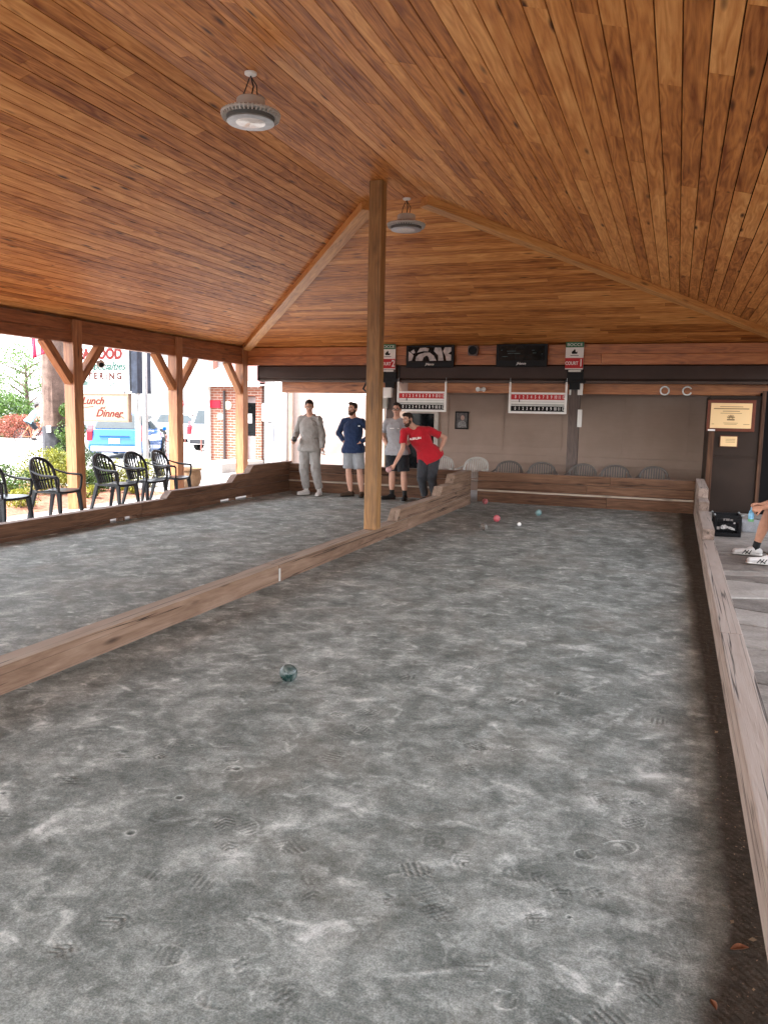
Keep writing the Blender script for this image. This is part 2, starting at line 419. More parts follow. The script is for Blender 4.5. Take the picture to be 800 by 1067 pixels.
# ================================================================= SETTING: ground
def sheet(name, x0, x1, y0, y1, z, mat, th=None):
    b = MB(); b.add([(x0, y0, z), (x1, y0, z), (x1, y1, z), (x0, y1, z)], [(0, 1, 2, 3)])
    return tag(b.build(name, mat, origin=(0, 0, 0), fixn=False), kind='structure')
sheet('ground', -1200, 1200, -1200, 1200, -.030, ASPH)
sheet('pavement', -40, -9.6, 13.4, 20.2, -.022, CONC)
sheet('road', -120, -13.0, 29.2, 37.5, -.022, ROAD)
rm = MB()
for i in range(20):
    rm.box(-16-i*5-2.2, -16-i*5, 33.2, 33.35, -.019, -.016)
tag(rm.build('road_marking', plain('road_line', (.62, .5, .2), .7), origin=(0, 0, 0)), kind='structure')
kb = MB(); kb.box(-120, -13, 28.95, 29.2, -.03, .11); tag(kb.build('kerb', CONC, bevel=.02), kind='structure')
kb = MB(); kb.box(-120, -20, 37.5, 37.7, -.03, .11); tag(kb.build('kerb', CONC, bevel=.02), kind='structure')
sheet('sidewalk', -120, -14, 26.9, 28.95, -.018, CONC)
# concrete walk beside the courts, with joints
cw = MB()
ys = [-9+1.5*i for i in range(18)]
for a, b_ in zip(ys[:-1], ys[1:]): cw.box(-8.86, -7.505, a+.004, b_-.004, -.03, -.002)
cw.box(-9.8, -7.505, 18-1.5, 19.6, -.03, -.0025)
tag(cw.build('walkway', CONC, bevel=.004, origin=(0, 0, 0)), kind='structure')
# mulch bed as an uneven sheet with an edge of gravel
def bed(name, x0, x1, y0, y1, z, amp, mat, res=.06):
    nx, ny = int((x1-x0)/res), int((y1-y0)/res); b = MB(); V = []; F = []
    for j in range(ny+1):
        for i in range(nx+1):
            x = x0+(x1-x0)*i/nx; y = y0+(y1-y0)*j/ny
            e = min(i, nx-i, j, ny-j)/8; e = min(1, e)
            V.append((x, y, z+e*(amp*noise.noise((x*2.1, y*2.1, 0))+amp*.8*noise.noise((x*13, y*13, 3))+.05)))
    for j in range(ny):
        for i in range(nx):
            k = j*(nx+1)+i; F.append((k, k+1, k+nx+2, k+nx+1))
    b.add(V, F); return tag(b.build(name, mat, origin=(0, 0, 0), fixn=False, smooth=True, sharp=180), kind='structure')
bed('mulch_bed', -12.9, -9.25, 2., 13.2, -.026, .03, MULCH)
bed('gravel_strip', -9.25, -8.86, 2., 13.2, -.028, .012, GRAVEL, .05)

# ================================================================= clay courts
def court(name, x0, x1, seed, near):
    rng = np.random.default_rng(seed)
    if near:
        xs = np.concatenate([np.arange(x0, -2.2, .02), np.arange(-2.2, -1.3, .0075), np.arange(-1.3, x1-.001, .0055), [x1]])
        y1_ = np.arange(1.55, 3.6, .0058); ysl = list(y1_); st = .0058
        while ysl[-1] < 14.45-st: st = min(st*1.03, .12); ysl.append(ysl[-1]+st)
        ysl[-1] = 14.45; back = [-9, -5, -2, 0, .8, 1.2]; ysv = np.array(back+ysl)
    else:
        xs = np.linspace(x0, x1, 60); ysv = np.linspace(-9, 14.45, 300)
    X, Y = np.meshgrid(xs, ysv); H = np.zeros_like(X); D = np.zeros_like(X); S = np.zeros_like(X)
    H += .0012*np.sin(X*7+Y*3)*np.sin(Y*5.3-X*2)
    if near:
        def local(cx, cy, ang, R):
            m = (np.abs(X-cx) < R) & (np.abs(Y-cy) < R)
            ca, sa = math.cos(ang), math.sin(ang)
            u = (X[m]-cx)*ca+(Y[m]-cy)*sa; v = -(X[m]-cx)*sa+(Y[m]-cy)*ca
            return m, u, v
        prints = [(-.62, 2.62, 2.45), (-.30, 2.48, 1.2), (-.95, 2.75, .3), (-1.25, 2.45, 1.0), (-.15, 2.9, .7), (-1.0, 2.15, 2.0), (-.45, 2.1, 1.9), (-1.5, 2.15, .1)]
        for k in range(60):
            prints.append((rng.uniform(-2.6, .15), 1.7+3.4*rng.random()**1.4, rng.uniform(0, 6.28)))
        for (cx, cy_, ang) in prints:
            m, u, v = local(cx, cy_, ang, .2)
            # fore foot and heel as two rounded patches, rims raised and dusty
            wf = .047; q1 = ((u-.055)/.075)**2+(v/wf)**2; q2 = ((u+.095)/.040)**2+(v/.034)**2
            q = np.minimum(q1, q2); dep = rng.uniform(.3, 1.)
            kind = rng.integers(0, 4)
            if kind == 0: tr = np.sin(u*2*np.pi/.022)
            elif kind == 1: tr = np.sign(np.sin(u*2*np.pi/.026)*np.sin(v*2*np.pi/.026))*.8
            elif kind == 2: tr = np.sin((u+np.abs(v)*.8)*2*np.pi/.024)
            else: tr = np.sin(np.sqrt((u-.055)**2+v**2)*2*np.pi/.028)*.5
            part = rng.random() < .35; rimk = rng.choice([.2, .5, 1.4])
            if part: q = q1
            inside = np.clip((1-q)*4, 0, 1); rim = np.exp(-((np.sqrt(q)-1.03)/.07)**2)
            fade = np.clip(.5+.7*np.sin(u*31+v*17+cx*9), 0, 1)
            H[m] += dep*(inside*(-.0012+.0021*tr*fade)+rim*.0016*fade*rimk)
            D[m] += dep*(rim*.55*fade*rimk-inside*(.12+.45*tr*fade))
        for k in range(12):      # places where balls landed
            cx, cy_ = rng.uniform(-3., .1), 1.7+4.6*rng.random()**1.2; r = rng.uniform(.005, .013)
            m, u, v = local(cx, cy_, 0, .15); q = np.sqrt(u*u+v*v)/r
            H[m] += -.003*np.exp(-q**2)+.0022*np.exp(-((q-1.5)/.35)**2)
            D[m] += -.9*np.exp(-q**2)+.65*np.exp(-((q-1.7)/.5)**2)
        for k in range(60):      # scuffs and drag marks
            cx, cy_ = rng.uniform(-3.2, .1), 1.7+6*rng.random(); ang = rng.uniform(0, 3.14); Ls = rng.uniform(.03, .13); ws = rng.uniform(.004, .03)
            m, u, v = local(cx, cy_, ang, .5); v2 = v-.5*u*u*rng.uniform(-1, 1)
            e = np.exp(-(u/Ls)**2-(v2/ws)**2); D[m] += rng.uniform(.2, .8)*e; H[m] += .001*e
        # strip of painted shade beside the kerb (0..1), widening at the near end
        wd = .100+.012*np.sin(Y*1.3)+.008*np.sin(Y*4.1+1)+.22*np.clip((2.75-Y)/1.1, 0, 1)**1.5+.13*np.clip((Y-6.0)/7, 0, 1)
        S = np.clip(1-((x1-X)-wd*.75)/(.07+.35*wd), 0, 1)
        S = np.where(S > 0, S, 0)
        H += S*.0012*np.sin(X*190)*np.sin(Y*171)
    ny, nx = X.shape
    V = np.stack([X, Y, H], -1).reshape(-1, 3)
    idx = np.arange(nx*ny).reshape(ny, nx)
    F = np.stack([idx[:-1, :-1], idx[:-1, 1:], idx[1:, 1:], idx[1:, :-1]], -1).reshape(-1, 4)
    me = bpy.data.meshes.new(name)
    me.vertices.add(len(V)); me.vertices.foreach_set('co', V.astype(np.float32).ravel())
    me.loops.add(len(F)*4); me.loops.foreach_set('vertex_index', F.astype(np.int32).ravel())
    me.polygons.add(len(F)); me.polygons.foreach_set('loop_start', np.arange(0, len(F)*4, 4, dtype=np.int32))
    me.update(calc_edges=True)
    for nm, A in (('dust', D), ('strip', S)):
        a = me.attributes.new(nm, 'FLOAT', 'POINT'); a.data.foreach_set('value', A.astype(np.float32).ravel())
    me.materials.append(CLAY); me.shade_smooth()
    o = bpy.data.objects.new(name, me); COL.objects.link(o); tag(o, kind='structure'); return o
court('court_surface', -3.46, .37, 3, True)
court('court_surface', -7.38, -3.58, 5, False)

# leaves, twigs and crumbs that gathered in the strip along the kerb
lt = MB(); rr = random.Random(4)
for k in range(420):
    y = 1.7+5*rr.random()**1.8; x = .35-abs(rr.gauss(0, .06))-.01; s_ = rr.uniform(.002, .006)*(1.0 if rr.random() < .9 else 2.2); a = rr.uniform(0, 6.28)
    c = Vector((x, y, .004)); u = Vector((math.cos(a), math.sin(a), rr.uniform(-.2, .3)))*s_; v = Vector((-math.sin(a), math.cos(a), .2))*s_*rr.uniform(.25, .8)
    lt.add([c-u, c-v*.7, c+u, c+v], [(0, 1, 2, 3)], rnd=rr.random())
tag(lt.build('leaf_litter', mat_foliage('dry_litter', (.06, .045, .03), (.34, .25, .16), .1), origin=(0, 0, 0), fixn=False), 'dry crumbs and bits of leaf on the clay beside the right kerb', 'debris', kind='stuff')
for (x, y, a, s_, lb) in ((.275, 2.47, .5, .030, 'curled brown leaf lying on the clay by the kerb, further from the camera'), (.19, 2.19, 1.9, .020, 'small curled brown leaf on the clay by the kerb, nearest the camera')):
    b = MB(); V = []; F = []
    for i in range(7):
        t = i/6; w_ = math.sin(math.pi*min(1, t*.92+.05))*.42*s_
        for j in range(5):
            q = (j-2)/2; V.append(Vector(((t-.5)*2*s_, q*w_, abs(q)**2*w_*.9+.25*s_*(t-.5)**2+.004)))
    for i in range(6):
        for j in range(4): k = i*5+j; F.append((k, k+5, k+6, k+1))
    b.add(V, F); o = b.build('fallen_leaf', plain('brown_leaf', (.20, .085, .045), .6, var=.3, scale=60), origin=(0, 0, 0), smooth=True, sharp=180, fixn=False)
    o.location = (x, y, .002); o.rotation_euler = (0, 0, a); tag(o, lb, 'leaf', 'fallen leaves')

# ================================================================= side boards and dividers
def stepped(name, x0, x1, prof, mat, label, cat, joints, straps=(), gaps=None):
    t = thing(name, label, cat, ((x0+x1)/2, 0, 0)); cx = (x0+x1)/2
    js = sorted(joints)
    def zt(y):
        for (ya, za), (yb, zb) in zip(prof[:-1], prof[1:]):
            if ya <= y <= yb: return za+(zb-za)*(y-ya)/max(1e-6, yb-ya)
        return prof[-1][1]
    low = prof[0][1]
    # base timbers, one per run between joints
    for a, b_ in zip(js[:-1], js[1:]):
        m = MB(); g0, g1 = a+.003, b_-.003
        if gaps:
            bl = [(g0, .022)]
            z = .055
            m.box(x0-cx, x1-cx, g0, g1, z, low, 'y')
            cuts = [g for g in gaps if g[0] < g1 and g[1] > g0]; y = g0
            for (ga, gb) in cuts:
                if ga > y: m.box(x0-cx+.001, x1-cx-.001, y, ga, -.03, z-.0005, 'y')
                y = max(y, gb)
            if y < g1: m.box(x0-cx+.001, x1-cx-.001, y, g1, -.03, z-.0005, 'y')
        else: m.box(x0-cx, x1-cx, g0, g1, -.03, low, 'y')
        m.build('timber', mat, t, bevel=.006)
    # raised timbers
    ups = []; lv = sorted({round(z, 3) for _, z in prof})
    for z0, z1 in zip(lv[:-1], lv[1:]):
        ya = None
        for (a, za), (b_, zb) in zip(prof[:-1], prof[1:]):
            if za <= z0+1e-4 and zb >= z1-1e-4: ya, yb = a, b_
        e = prof[-1][0]
        m = MB(); m.prism([(ya, z0+.003), (e, z0+.003), (e, z1), (yb, z1)], 'x', x0-cx+.004, x1-cx-.004, 'y')
        m.build('raised_timber', mat, t, bevel=.006)
    for (y, za, zb) in straps:
        m = MB(); m.box(x1-cx, x1-cx+.004, y-.02, y+.02, za, zb); m.build('strap', GREYM, t)
    return t
stepped('side_board', .35, .49, [(-9, .20), (9.95, .20), (9.951, .33), (11.9, .33), (11.901, .46), (12.5, .46), (12.501, .60), (14.6, .60)],
        OLDW, 'cracked grey timber kerb along the right edge of the near court', 'kerb', [-9, -5.2, -1.6, 1.1, 5.6, 9.2, 11.5, 14.6])
stepped('divider_board', -3.60, -3.44, [(-9, .165), (9.95, .165), (10.1, .32), (12.0, .32), (12.14, .46), (12.75, .46), (12.88, .61), (13.98, .61)],
        DIVW, 'long brown timber divider between the two clay courts', 'divider', [-9, -5.5, -1., 2.9, 6.56, 10.4, 13.98])
stepped('side_board', -7.50, -7.36, [(-9, .22), (10.3, .22), (10.45, .33), (12.25, .33), (12.42, .46), (12.85, .46), (13.02, .60), (14.6, .60)],
        DARKW, 'dark stained timber board along the far left court beside the black chairs', 'kerb', [-9, -5, -1, 3, 7, 9.7, 12.4, 14.6], gaps=[(8.99, 9.28), (9.31, 9.58), (11.86, 12.34), (12.37, 12.96)])
m = MB(); m.box(-3.438, -3.432, 6.545, 6.575, .01, .13); tag(m.build('joint_plate', plain('pale_plate', (.5, .47, .44), .5)), 'small pale metal plate over a joint in the court divider', 'plate')
def backboard(x0, x1, label):
    t = thing('bumper_board', label, 'back board', ((x0+x1)/2, 14.5, 0)); h = (x1-x0)/2
    for z0, z1 in ((-.02, .20), (.238, .395), (.401, .565)):
        n = 2; cut = random.uniform(-.4, .4)*h
        for a, b_ in ((-h, cut-.002), (cut+.002, h)):
            m = MB(); m.box(a, b_, -.05, .05, z0, z1, 'x'); m.build('plank', DARKW, t, bevel=.005)
    m = MB(); m.box(-h, h, -.066, .03, .203, .232, 'x'); m.build('ledge', wood('pale_ledge', (.34, .26, .20), (.5, .4, .32), (.62, .53, .44), rough=.5), t, bevel=.004)
backboard(-7.355, -3.605, 'dark plank back board with pale ledge behind the standing men')
backboard(-3.435, .345, 'dark plank back board with pale ledge at the far end of the near court')
# ================================================================= pavilion
EX0, EX1, RX0, RX1 = -9.0, 1.9, -3.95, -3.15
EY1, RY1, EY0, RY0 = 15.5, 9.95, -3.5, 2.05  # unseen near end set close behind the camera to brighten the near floor
EZ, RZ = 2.965, 4.33
pav = thing('pavilion', 'large open timber pavilion with hipped board ceiling over the bocce courts', 'pavilion', (-3.55, 3.2, 0))
OFF = Vector((-3.55, 3.2, 0))
def rel(p): return Vector(p)-OFF
class RB(MB):           # mesh in world coordinates, stored relative to the pavilion
    def build(s, name, mats, parent=pav, **k):
        s.v = [p-OFF for p in s.v]; return MB.build(s, name, mats, parent, **k)
def slope(name, side):
    """boards of one slope; t 0..1 from eave to ridge"""
    b = RB(); BW = .138; GAP = .0085
    back = RB()
    if side in 'LR':
        xe, xr = (EX0, RX0) if side == 'L' else (EX1, RX1)
        run = math.hypot(xr-xe, RZ-EZ); n = int(round(run/BW))
        nrm = Vector((-(RZ-EZ), 0, (xr-xe))).normalized()
        if nrm.z > 0: nrm = -nrm
        def P(t, y): return Vector((xe+(xr-xe)*t, y, EZ+(RZ-EZ)*t))
        def lim(t): return EY0+(RY0-EY0)*t, EY1+(RY1-EY1)*t
    else:
        ye, yr = (EY1, RY1) if side == 'F' else (EY0, RY0)
        run = math.hypot(yr-ye, RZ-EZ); n = int(round(run/BW))
        nrm = Vector((0, -(RZ-EZ), (yr-ye))).normalized()
        if nrm.z > 0: nrm = -nrm
        def P(t, x): return Vector((x, ye+(yr-ye)*t, EZ+(RZ-EZ)*t))
        def lim(t): return EX0+(RX0-EX0)*t, EX1+(RX1-EX1)*t
    for i in range(n):
        t0, t1 = i/n, (i+1)/n; g = GAP/run/2
        a, c = lim(t0); a1, c1 = lim(t1)
        lo, hi = max(a, a1)-.0, min(c, c1)+.0
        s0 = min(a, a1); e0 = max(c, c1)
        y = s0; ph = random.uniform(.4, 4.2)
        cuts = [s0]; cur = s0+ph
        while cur < e0-.5: cuts.append(cur); cur += random.uniform(1.6, 4.6)
        cuts.append(e0)
        for k, (u, v) in enumerate(zip(cuts[:-1], cuts[1:])):
            ua = ub = u; va = vb = v
            if k == 0: ua, ub = a, a1
            if k == len(cuts)-2: va, vb = c, c1
            du = .0012
            off = nrm*random.uniform(-.0012, .0012)
            q = [P(t0+g, ua+du), P(t0+g, va-du), P(t1-g, vb-du), P(t1-g, ub+du)]
            lowq = [p+off for p in q]; upq = [p-nrm*.016 for p in q]
            G = []
            for p, (s_, w_) in zip(q+q, ((ua, 0), (va, 0), (vb, BW), (ub, BW))*2): G.append(Vector((s_, w_, 0)))
            for z in range(4, 8): G[z].z = .016
            b.add(lowq+upq, [(0, 1, 2, 3), (4, 7, 6, 5), (0, 4, 5, 1), (1, 5, 6, 2), (2, 6, 7, 3), (3, 7, 4, 0)], G)
    a, c = lim(0); a1, c1 = lim(1)
    q = [P(0, a), P(0, c), P(1, c1), P(1, a1)]
    q = [p-nrm*.0145 for p in q]; back.add(q, [(0, 1, 2, 3)])
    o = b.build(name, CEIL); back.build('ceiling_backing', GROOVE, fixn=False)
    return o
for s_, lb in (('L', 'left ceiling slope of brown boards'), ('R', 'right ceiling slope of brown boards'), ('F', 'far triangular ceiling slope of horizontal boards'), ('N', 'near triangular ceiling slope, unseen, set close to let in daylight')):
    slope('ceiling_slope', s_)['label'] = lb
b = RB(); n = 6
for i in range(n):
    x0 = RX0+(RX1-RX0)*i/n; x1 = RX0+(RX1-RX0)*(i+1)/n; y = RY0+random.uniform(-2.5, 0); 
    while y < RY1:
        y2 = min(y+random.uniform(2.5, 4.8), RY1); b.box(x0+.003, x1-.003, max(y, RY0)+.001, y2-.001, RZ-.001, RZ+.017, 'y', rnd=random.random()*.55); y = y2
        if y <= RY0: y = RY0+.01
b.build('ridge_strip', CEIL)
b = RB(); b.box(RX0, RX1, RY0, RY1, RZ+.018, RZ+.03); b.build('ceiling_backing', GROOVE)
# roof shell above, with overhang
b = RB(); ov = .55; dz = (RZ-EZ)/(RX0-EX0)*ov
E_ = [(EX0-ov, EY0-ov, EZ+.14-dz), (EX1+ov, EY0-ov, EZ+.14-dz), (EX1+ov, EY1+ov, EZ+.14-dz), (EX0-ov, EY1+ov, EZ+.14-dz)]
Q_ = [(RX0, RY0, RZ+.2), (RX1, RY0, RZ+.2), (RX1, RY1, RZ+.2), (RX0, RY1, RZ+.2)]
low = [(x, y, z-.07) for x, y, z in E_]
b.add(E_+Q_, [(0, 1, 5, 4), (1, 2, 6, 5), (2, 3, 7, 6), (3, 0, 4, 7), (4, 5, 6, 7)])
b.build('roof_cover', SHING, fixn=False)
# soffit of the overhang and fascia
b = RB()
inn = [(EX0-.02, EY0-.02, EZ+.015), (EX1+.02, EY0-.02, EZ+.015), (EX1+.02, EY1+.02, EZ+.015), (EX0-.02, EY1+.02, EZ+.015)]
b.add(low+inn, [(0, 4, 5, 1), (1, 5, 6, 2), (2, 6, 7, 3), (3, 7, 4, 0)]); b.build('soffit', BEAMW, fixn=False)
b = RB()
for i in range(4):
    p, q = Vector(E_[i]), Vector(E_[(i+1) % 4]); b.beam(p-Vector((0, 0, .03)), q-Vector((0, 0, .03)), .03, .16)
b.build('fascia', BRNW)
# beams
PY = [-3.3, -.7, 2.03, 4.74, 7.45, 10.15, 12.86, 15.3]
def side_beams(xc):
    for a, c in zip(PY[:-1], PY[1:]):
        b = RB(); b.box(xc-.07, xc+.07, a+.101, c-.101, 2.60, 2.775, 'y'); b.box(xc-.07, xc+.07, a+.101, c-.101, 2.778, 2.955, 'y'); b.build('eave_beam', BEAMW, bevel=.006)
side_beams(-8.95); side_beams(1.93)
for (x, y0_, y1_, z0, z1) in ((-8.95, EY1-.1, EY1+.1, 2.585, 2.785), ):
    xs_ = [-9.05, -5.72, -1.85, 2.03]
    for za, zb in ((2.585, 2.78), (2.784, 2.96)):
        xx = [-9.05, -5.1, -1.4, 1.82] if za < 2.7 else [-9.05, -3.9, 1.82]
        for a, c in zip(xx[:-1], xx[1:]):
            b = RB(); b.box(a+.002, c-.002, EY1-.097+(.012 if za > 2.7 else 0), EY1+.1, za, zb, 'x'); b.build('end_beam', HEADW, bevel=.006)
# posts
def post(x, y, mat, z0=-.02, z1=2.955, w_=.2, braces=(), inward=1, lab=None):
    b = RB(); b.box(x-w_/2, x+w_/2, y-w_/2, y+w_/2, z0, z1, 'z'); o = b.build('post', mat, bevel=.008)
    if lab: o['label'] = lab
    for (dy, dx) in braces:
        L_ = .60
        b = RB(); p0 = Vector((x, y, 2.02)); p1 = Vector((x+dx*L_, y+dy*L_, 2.60))
        d = (p1-p0).normalized(); b = RB(); b.beam(p0+Vector((dx*.085, dy*.085, -.02)), p1+Vector((dx*.03, dy*.03, .02)), .13, .13, up=(0, 0, 1), rnd=random.random())
        b.v = [Vector(v) for v in b.v]
        b.v = [p-OFF for p in b.v]
        bo = MB.build(b, 'brace', mat, o, bevel=.006)
    return o
for y in PY:
    br = [(-1, 0), (1, 0)] if y < 15 else [(-1, 0)]
    post(-8.95, y, POSTW, braces=br)
    if y < 13 : post(1.93, y, POSTW, z0=.0, braces=br)
post(1.93, 15.3, POSTW, z0=0)
cp = post(-3.5, 9.15, GPOST, z0=.166, z1=4.328, w_=.165, lab='tall greenish brown centre post standing on the divider')
# rear dark columns that carry the end beam
for x in (-5.55, -1.86):
    b = RB(); b.box(x-.10, x+.10, 15.44, 15.60, -.02, 2.585, 'z'); o = b.build('post', wood('dark_column', (.05, .03, .025), (.10, .07, .06), (.17, .12, .10), rndw=.3) if x == -5.55 else bpy.data.materials['dark_column'], bevel=.006)
    o['label'] = 'dark rear column'
# hip beams
for p0, p1 in (((-8.97, 15.47, 2.93), (-3.93, 9.93, 4.28)), ((1.87, 15.47, 2.93), (-3.17, 9.93, 4.28)), ((-8.97, -3.47, 2.93), (-3.93, 2.07, 4.28)), ((1.87, -3.47, 2.93), (-3.17, 2.07, 4.28))):
    b = RB(); b.beam(p0, p1, .19, .13); b.build('hip_beam', HIPW, bevel=.008)

# ---------------------------------------------------------------- hanging lamps
def make_lamp(label):
    t = thing('pendant_lamp', label, 'ceiling lamp', (0, 0, 0), 0, 'round industrial lamps under the ridge')
    m = MB(); m.lathe([(0.0, .308), (.045, .308), (.05, .312), (.05, .326), (.0, .328)], 22); m.build('ceiling_rose', WHITE, t, smooth=True)
    m = MB()
    m.tube([(0, 0, .30), (.02, .01, .22), (.0, 0, .12)], .006, 6)
    m.tube([(-.01, 0, .29), (-.05, .0, .20), (-.07, -.02, .13), (-.11, .0, .04)], .0045, 6)
    m.tube([(.005, 0, .29), (.055, .0, .22), (.05, .02, .15), (.08, .0, .06)], .0045, 6)
    m.tube([(-.11, 0, .04), (-.075, .03, .11), (0, 0, .125), (.06, .01, .10), (.09, 0, .05)], .005, 6)
    m.build('cable', BLACKP, t, smooth=True)
    m = MB(); m.lathe([(.0, .125), (.105, .125), (.115, .115), (.118, .03), (.125, .02)], 28); m.build('driver_box', LAMPG, t, smooth=True)
    m = MB(); m.lathe([(.10, .03), (.19, .022), (.198, .005), (.196, -.02), (.190, -.045), (.185, -.055), (.175, -.05)], 40)
    m.build('housing', plain('lamp_core', (.10, .095, .09), .6), t, smooth=True)
    m = MB()
    for k in range(44):
        a = 2*math.pi*k/44; c, s_ = math.cos(a), math.sin(a)
        m.beam((.12*c, .12*s_, .024), (.238*c, .238*s_, -.012), .011, .046)
    m.lathe([(.232, .012), (.243, .004), (.243, -.006), (.232, -.012)], 44)
    m.build('heat_fins', LAMPG, t)
    m = MB(); m.lathe([(.18, -.05), (.178, -.058), (.12, -.064), (0, -.067)], 36)
    lens, n_, b_ = newmat('lamp_lens'); b_.inputs['Base Color'].default_value = (.93, .92, .89, 1); b_.inputs['Roughness'].default_value = .25
    v_ = N(n_, 'ShaderNodeTexVoronoi'); v_.inputs['Scale'].default_value = 55; bumpn(n_, b_, v_.outputs['Distance'], .5, .01)
    b_.inputs['Coat Weight'].default_value = .6
    m.build('lens', lens, t, smooth=True)
    m = MB(); m.lathe([(.174, -.052), (.19, -.052), (.192, -.062), (.176, -.064)], 36); m.build('lens_ring', GREYM, t, smooth=True)
    return t
lamp = make_lamp('round silver industrial lamp nearer the camera, left of the centre post')
lamp.location = (-3.42, 6.0, 4.00)
dup(lamp, (-3.38, 9.85, 3.98), .7, 'round silver industrial lamp beside the top of the centre post')

# ================================================================= rear clubhouse
WY = 16.7
cl = thing('clubhouse', 'taupe sided clubhouse wall and header behind the courts', 'building', (-1.2, WY, 0)); CO = Vector((-1.2, WY, 0))
def cb(name, mat, fn, **k):
    m = MB(); fn(m); m.v = [p-CO for p in m.v]; return m.build(name, mat, cl, **k)
cb('wall', TAUPE, lambda m: m.box(-5.98, 6.5, WY, WY+6, -.02, 3.0))
cb('soffit', BRNW, lambda m: m.box(-5.98, 6.5, 15.615, WY+.3, 2.62, 2.66))  # unseen, added to stop light leaking in between beam and wall
def lap(m):
    z = .05
    for z in (.62, .80, .0, .42, .22):
        m.prism([(WY-.004, z), (WY-.020, z+.002), (WY-.020, z+.012), (WY-.004, z+.16)], 'x', -5.98, .63, 'x')
cb('lap_siding', TAUPE, lap)
cb('panel_seam', TAUPE, lambda m: [m.box(x, x+.035, WY-.012, WY-.0005, .80, 2.9) for x in (-4.7, -3.48, -2.26, -1.04, .18)], bevel=.002)
cb('header_beam', HEADW, lambda m: m.box(-5.3, 6, 15.78, 15.95, 2.05, 2.31, 'x'), bevel=.006)
cb('header_beam', HEADW, lambda m: m.box(-8.22, -5.66, 15.78, 15.95, 2.02, 2.31, 'x'), bevel=.006)
PY_ = 14.72
cb('panelled_bay', DOORB, lambda m: (m.box(.50, 1.36, PY_, WY-.003, 0, 2.02), m.box(.54, 1.29, PY_-.012, PY_-.0005, 1.0, 1.97), m.box(.54, 1.29, PY_-.012, PY_-.0005, .06, .96)), bevel=.006)
cb('trim_board', BRNW, lambda m: m.box(1.30, 1.36, PY_-.05, PY_-.004, 0, 2.1, 'z'), bevel=.006)
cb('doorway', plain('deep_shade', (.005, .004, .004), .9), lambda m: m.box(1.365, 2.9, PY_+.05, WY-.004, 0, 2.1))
cb('glass_door', GLASSD, lambda m: m.box(-5.55, -4.98, WY-.03, WY-.005, .05, 1.62))
cb('door_frame', plain('pale_trim', (.42, .37, .33), .5), lambda m: (m.box(-4.975, -4.88, WY-.04, WY-.004, 0, 1.68, 'z'), m.box(-5.65, -5.555, WY-.04, WY-.004, 0, 1.68, 'z'), m.box(-5.65, -4.88, WY-.041, WY-.0045, 1.625, 1.70)))
cb('corner_board', WHITE, lambda m: m.box(-6.03, -5.93, WY-.03, WY+.05, 0, 2.6, 'z'))
# slate floor behind the boards
m = MB(); m.box(-10.2, 6, 14.62, WY, -.03, -.006); tag(m.build('rear_paving', CONC, origin=(0, 0, 0)), kind='structure')

# roller shutters
def shutter(x0, x1, lab):
    t = thing('roller_shutter', lab, 'roller shutter', ((x0+x1)/2, 15.52, 2.24), 0, 'rolled up shutters under the end beam'); h = (x1-x0)/2
    m = MB(); m.prism([(-.10, .343), (.12, .343), (.12, .05), (-.10, .05), (-.125, .09), (-.125, .32)], 'x', -h, h); m.build('housing', ROLL, t, bevel=.006)
    m = MB(); m.box(-h+.01, h-.01, -.10, .06, 0, .047); m.box(-h+.02, h-.02, -.112, -.10, .01, .035); m.build('bottom_bar', ROLL2, t, bevel=.004)
    m = MB()
    for x in (-h, h): m = MB(); m.prism([(-.14, .335), (.13, .335), (.13, -.01), (-.14, .02)], 'x', x-.012, x+.012); m.build('end_cap', BLACKP, t)
    return t
shutter(-8.60, -5.74, 'rolled up dark bronze shutter above the left court opening')
shutter(-5.36, -2.00, 'rolled up dark bronze shutter between the two dark columns')
shutter(-1.72, 1.80, 'rolled up dark bronze shutter at the right, above the two white hoops')
for x in (-5.55, -1.86):
    m = MB(); m.box(x-.20, x+.20, 15.36, 15.434, 2.24, 2.30); m.box(x-.13, x+.13, 15.38, 15.434, 2.30, 2.44); m.box(x-.10, x+.10, 15.36, 15.43, 2.12, 2.24)
    tag(m.build('bracket', BLACKP, bevel=.004), 'black steel bracket under the COURT %s sign' % ('2, behind the centre post' if x < -3 else '1, above the right dark column'), 'bracket')

# ---------------------------------------------------------------- signs, screens and small fittings
def court_sign(x, num):
    t = thing('court_sign', 'small white, green and red sign reading COURT %s above a dark column' % num, 'sign', (x, 15.345, 2.45), 0, 'numbered court signs')
    m = MB(); m.box(-.165, .165, 0, .03, .045, .55); m.build('panel', WHITEI, t, bevel=.003)
    m = MB(); m.box(-.165, .165, -.004, -.0005, .45, .55); m.build('green_band', GREENP, t)
    m = MB(); m.box(-.165, .165, -.004, -.0005, .065, .255); m.build('red_band', REDP, t)
    text_mesh('lettering', 'BOCCE', .075, WHITEI, t, (0, -.006, .497), sx=1.15)
    text_mesh('lettering', 'COURT', .088, WHITEI, t, (-.045, -.006, .155), sx=.78, bold=.002)
    text_mesh('lettering', num, .19, WHITEI, t, (.125, -.006, .158), sx=.8, bold=.003)
    m = MB(); m.prism([(-.045, .33), (.045, .33), (.055, .37), (.02, .362), (.014, .40), (0, .425), (-.014, .40), (-.03, .385), (-.055, .365)], 'y', -.005, -.0008); m.build('emblem', BLACKI, t)
    m = MB(); m.box(-.075, .075, -.005, -.0008, .292, .306); m.build('small_print', plain('grey_ink', (.25, .24, .22), .5), t)
    m = MB(); m.box(-.10, .13, .0, .03, .0, .035); m.build('base_strip', WHITE, t, bevel=.003)
court_sign(-5.60, '2'); court_sign(-1.885, '1')

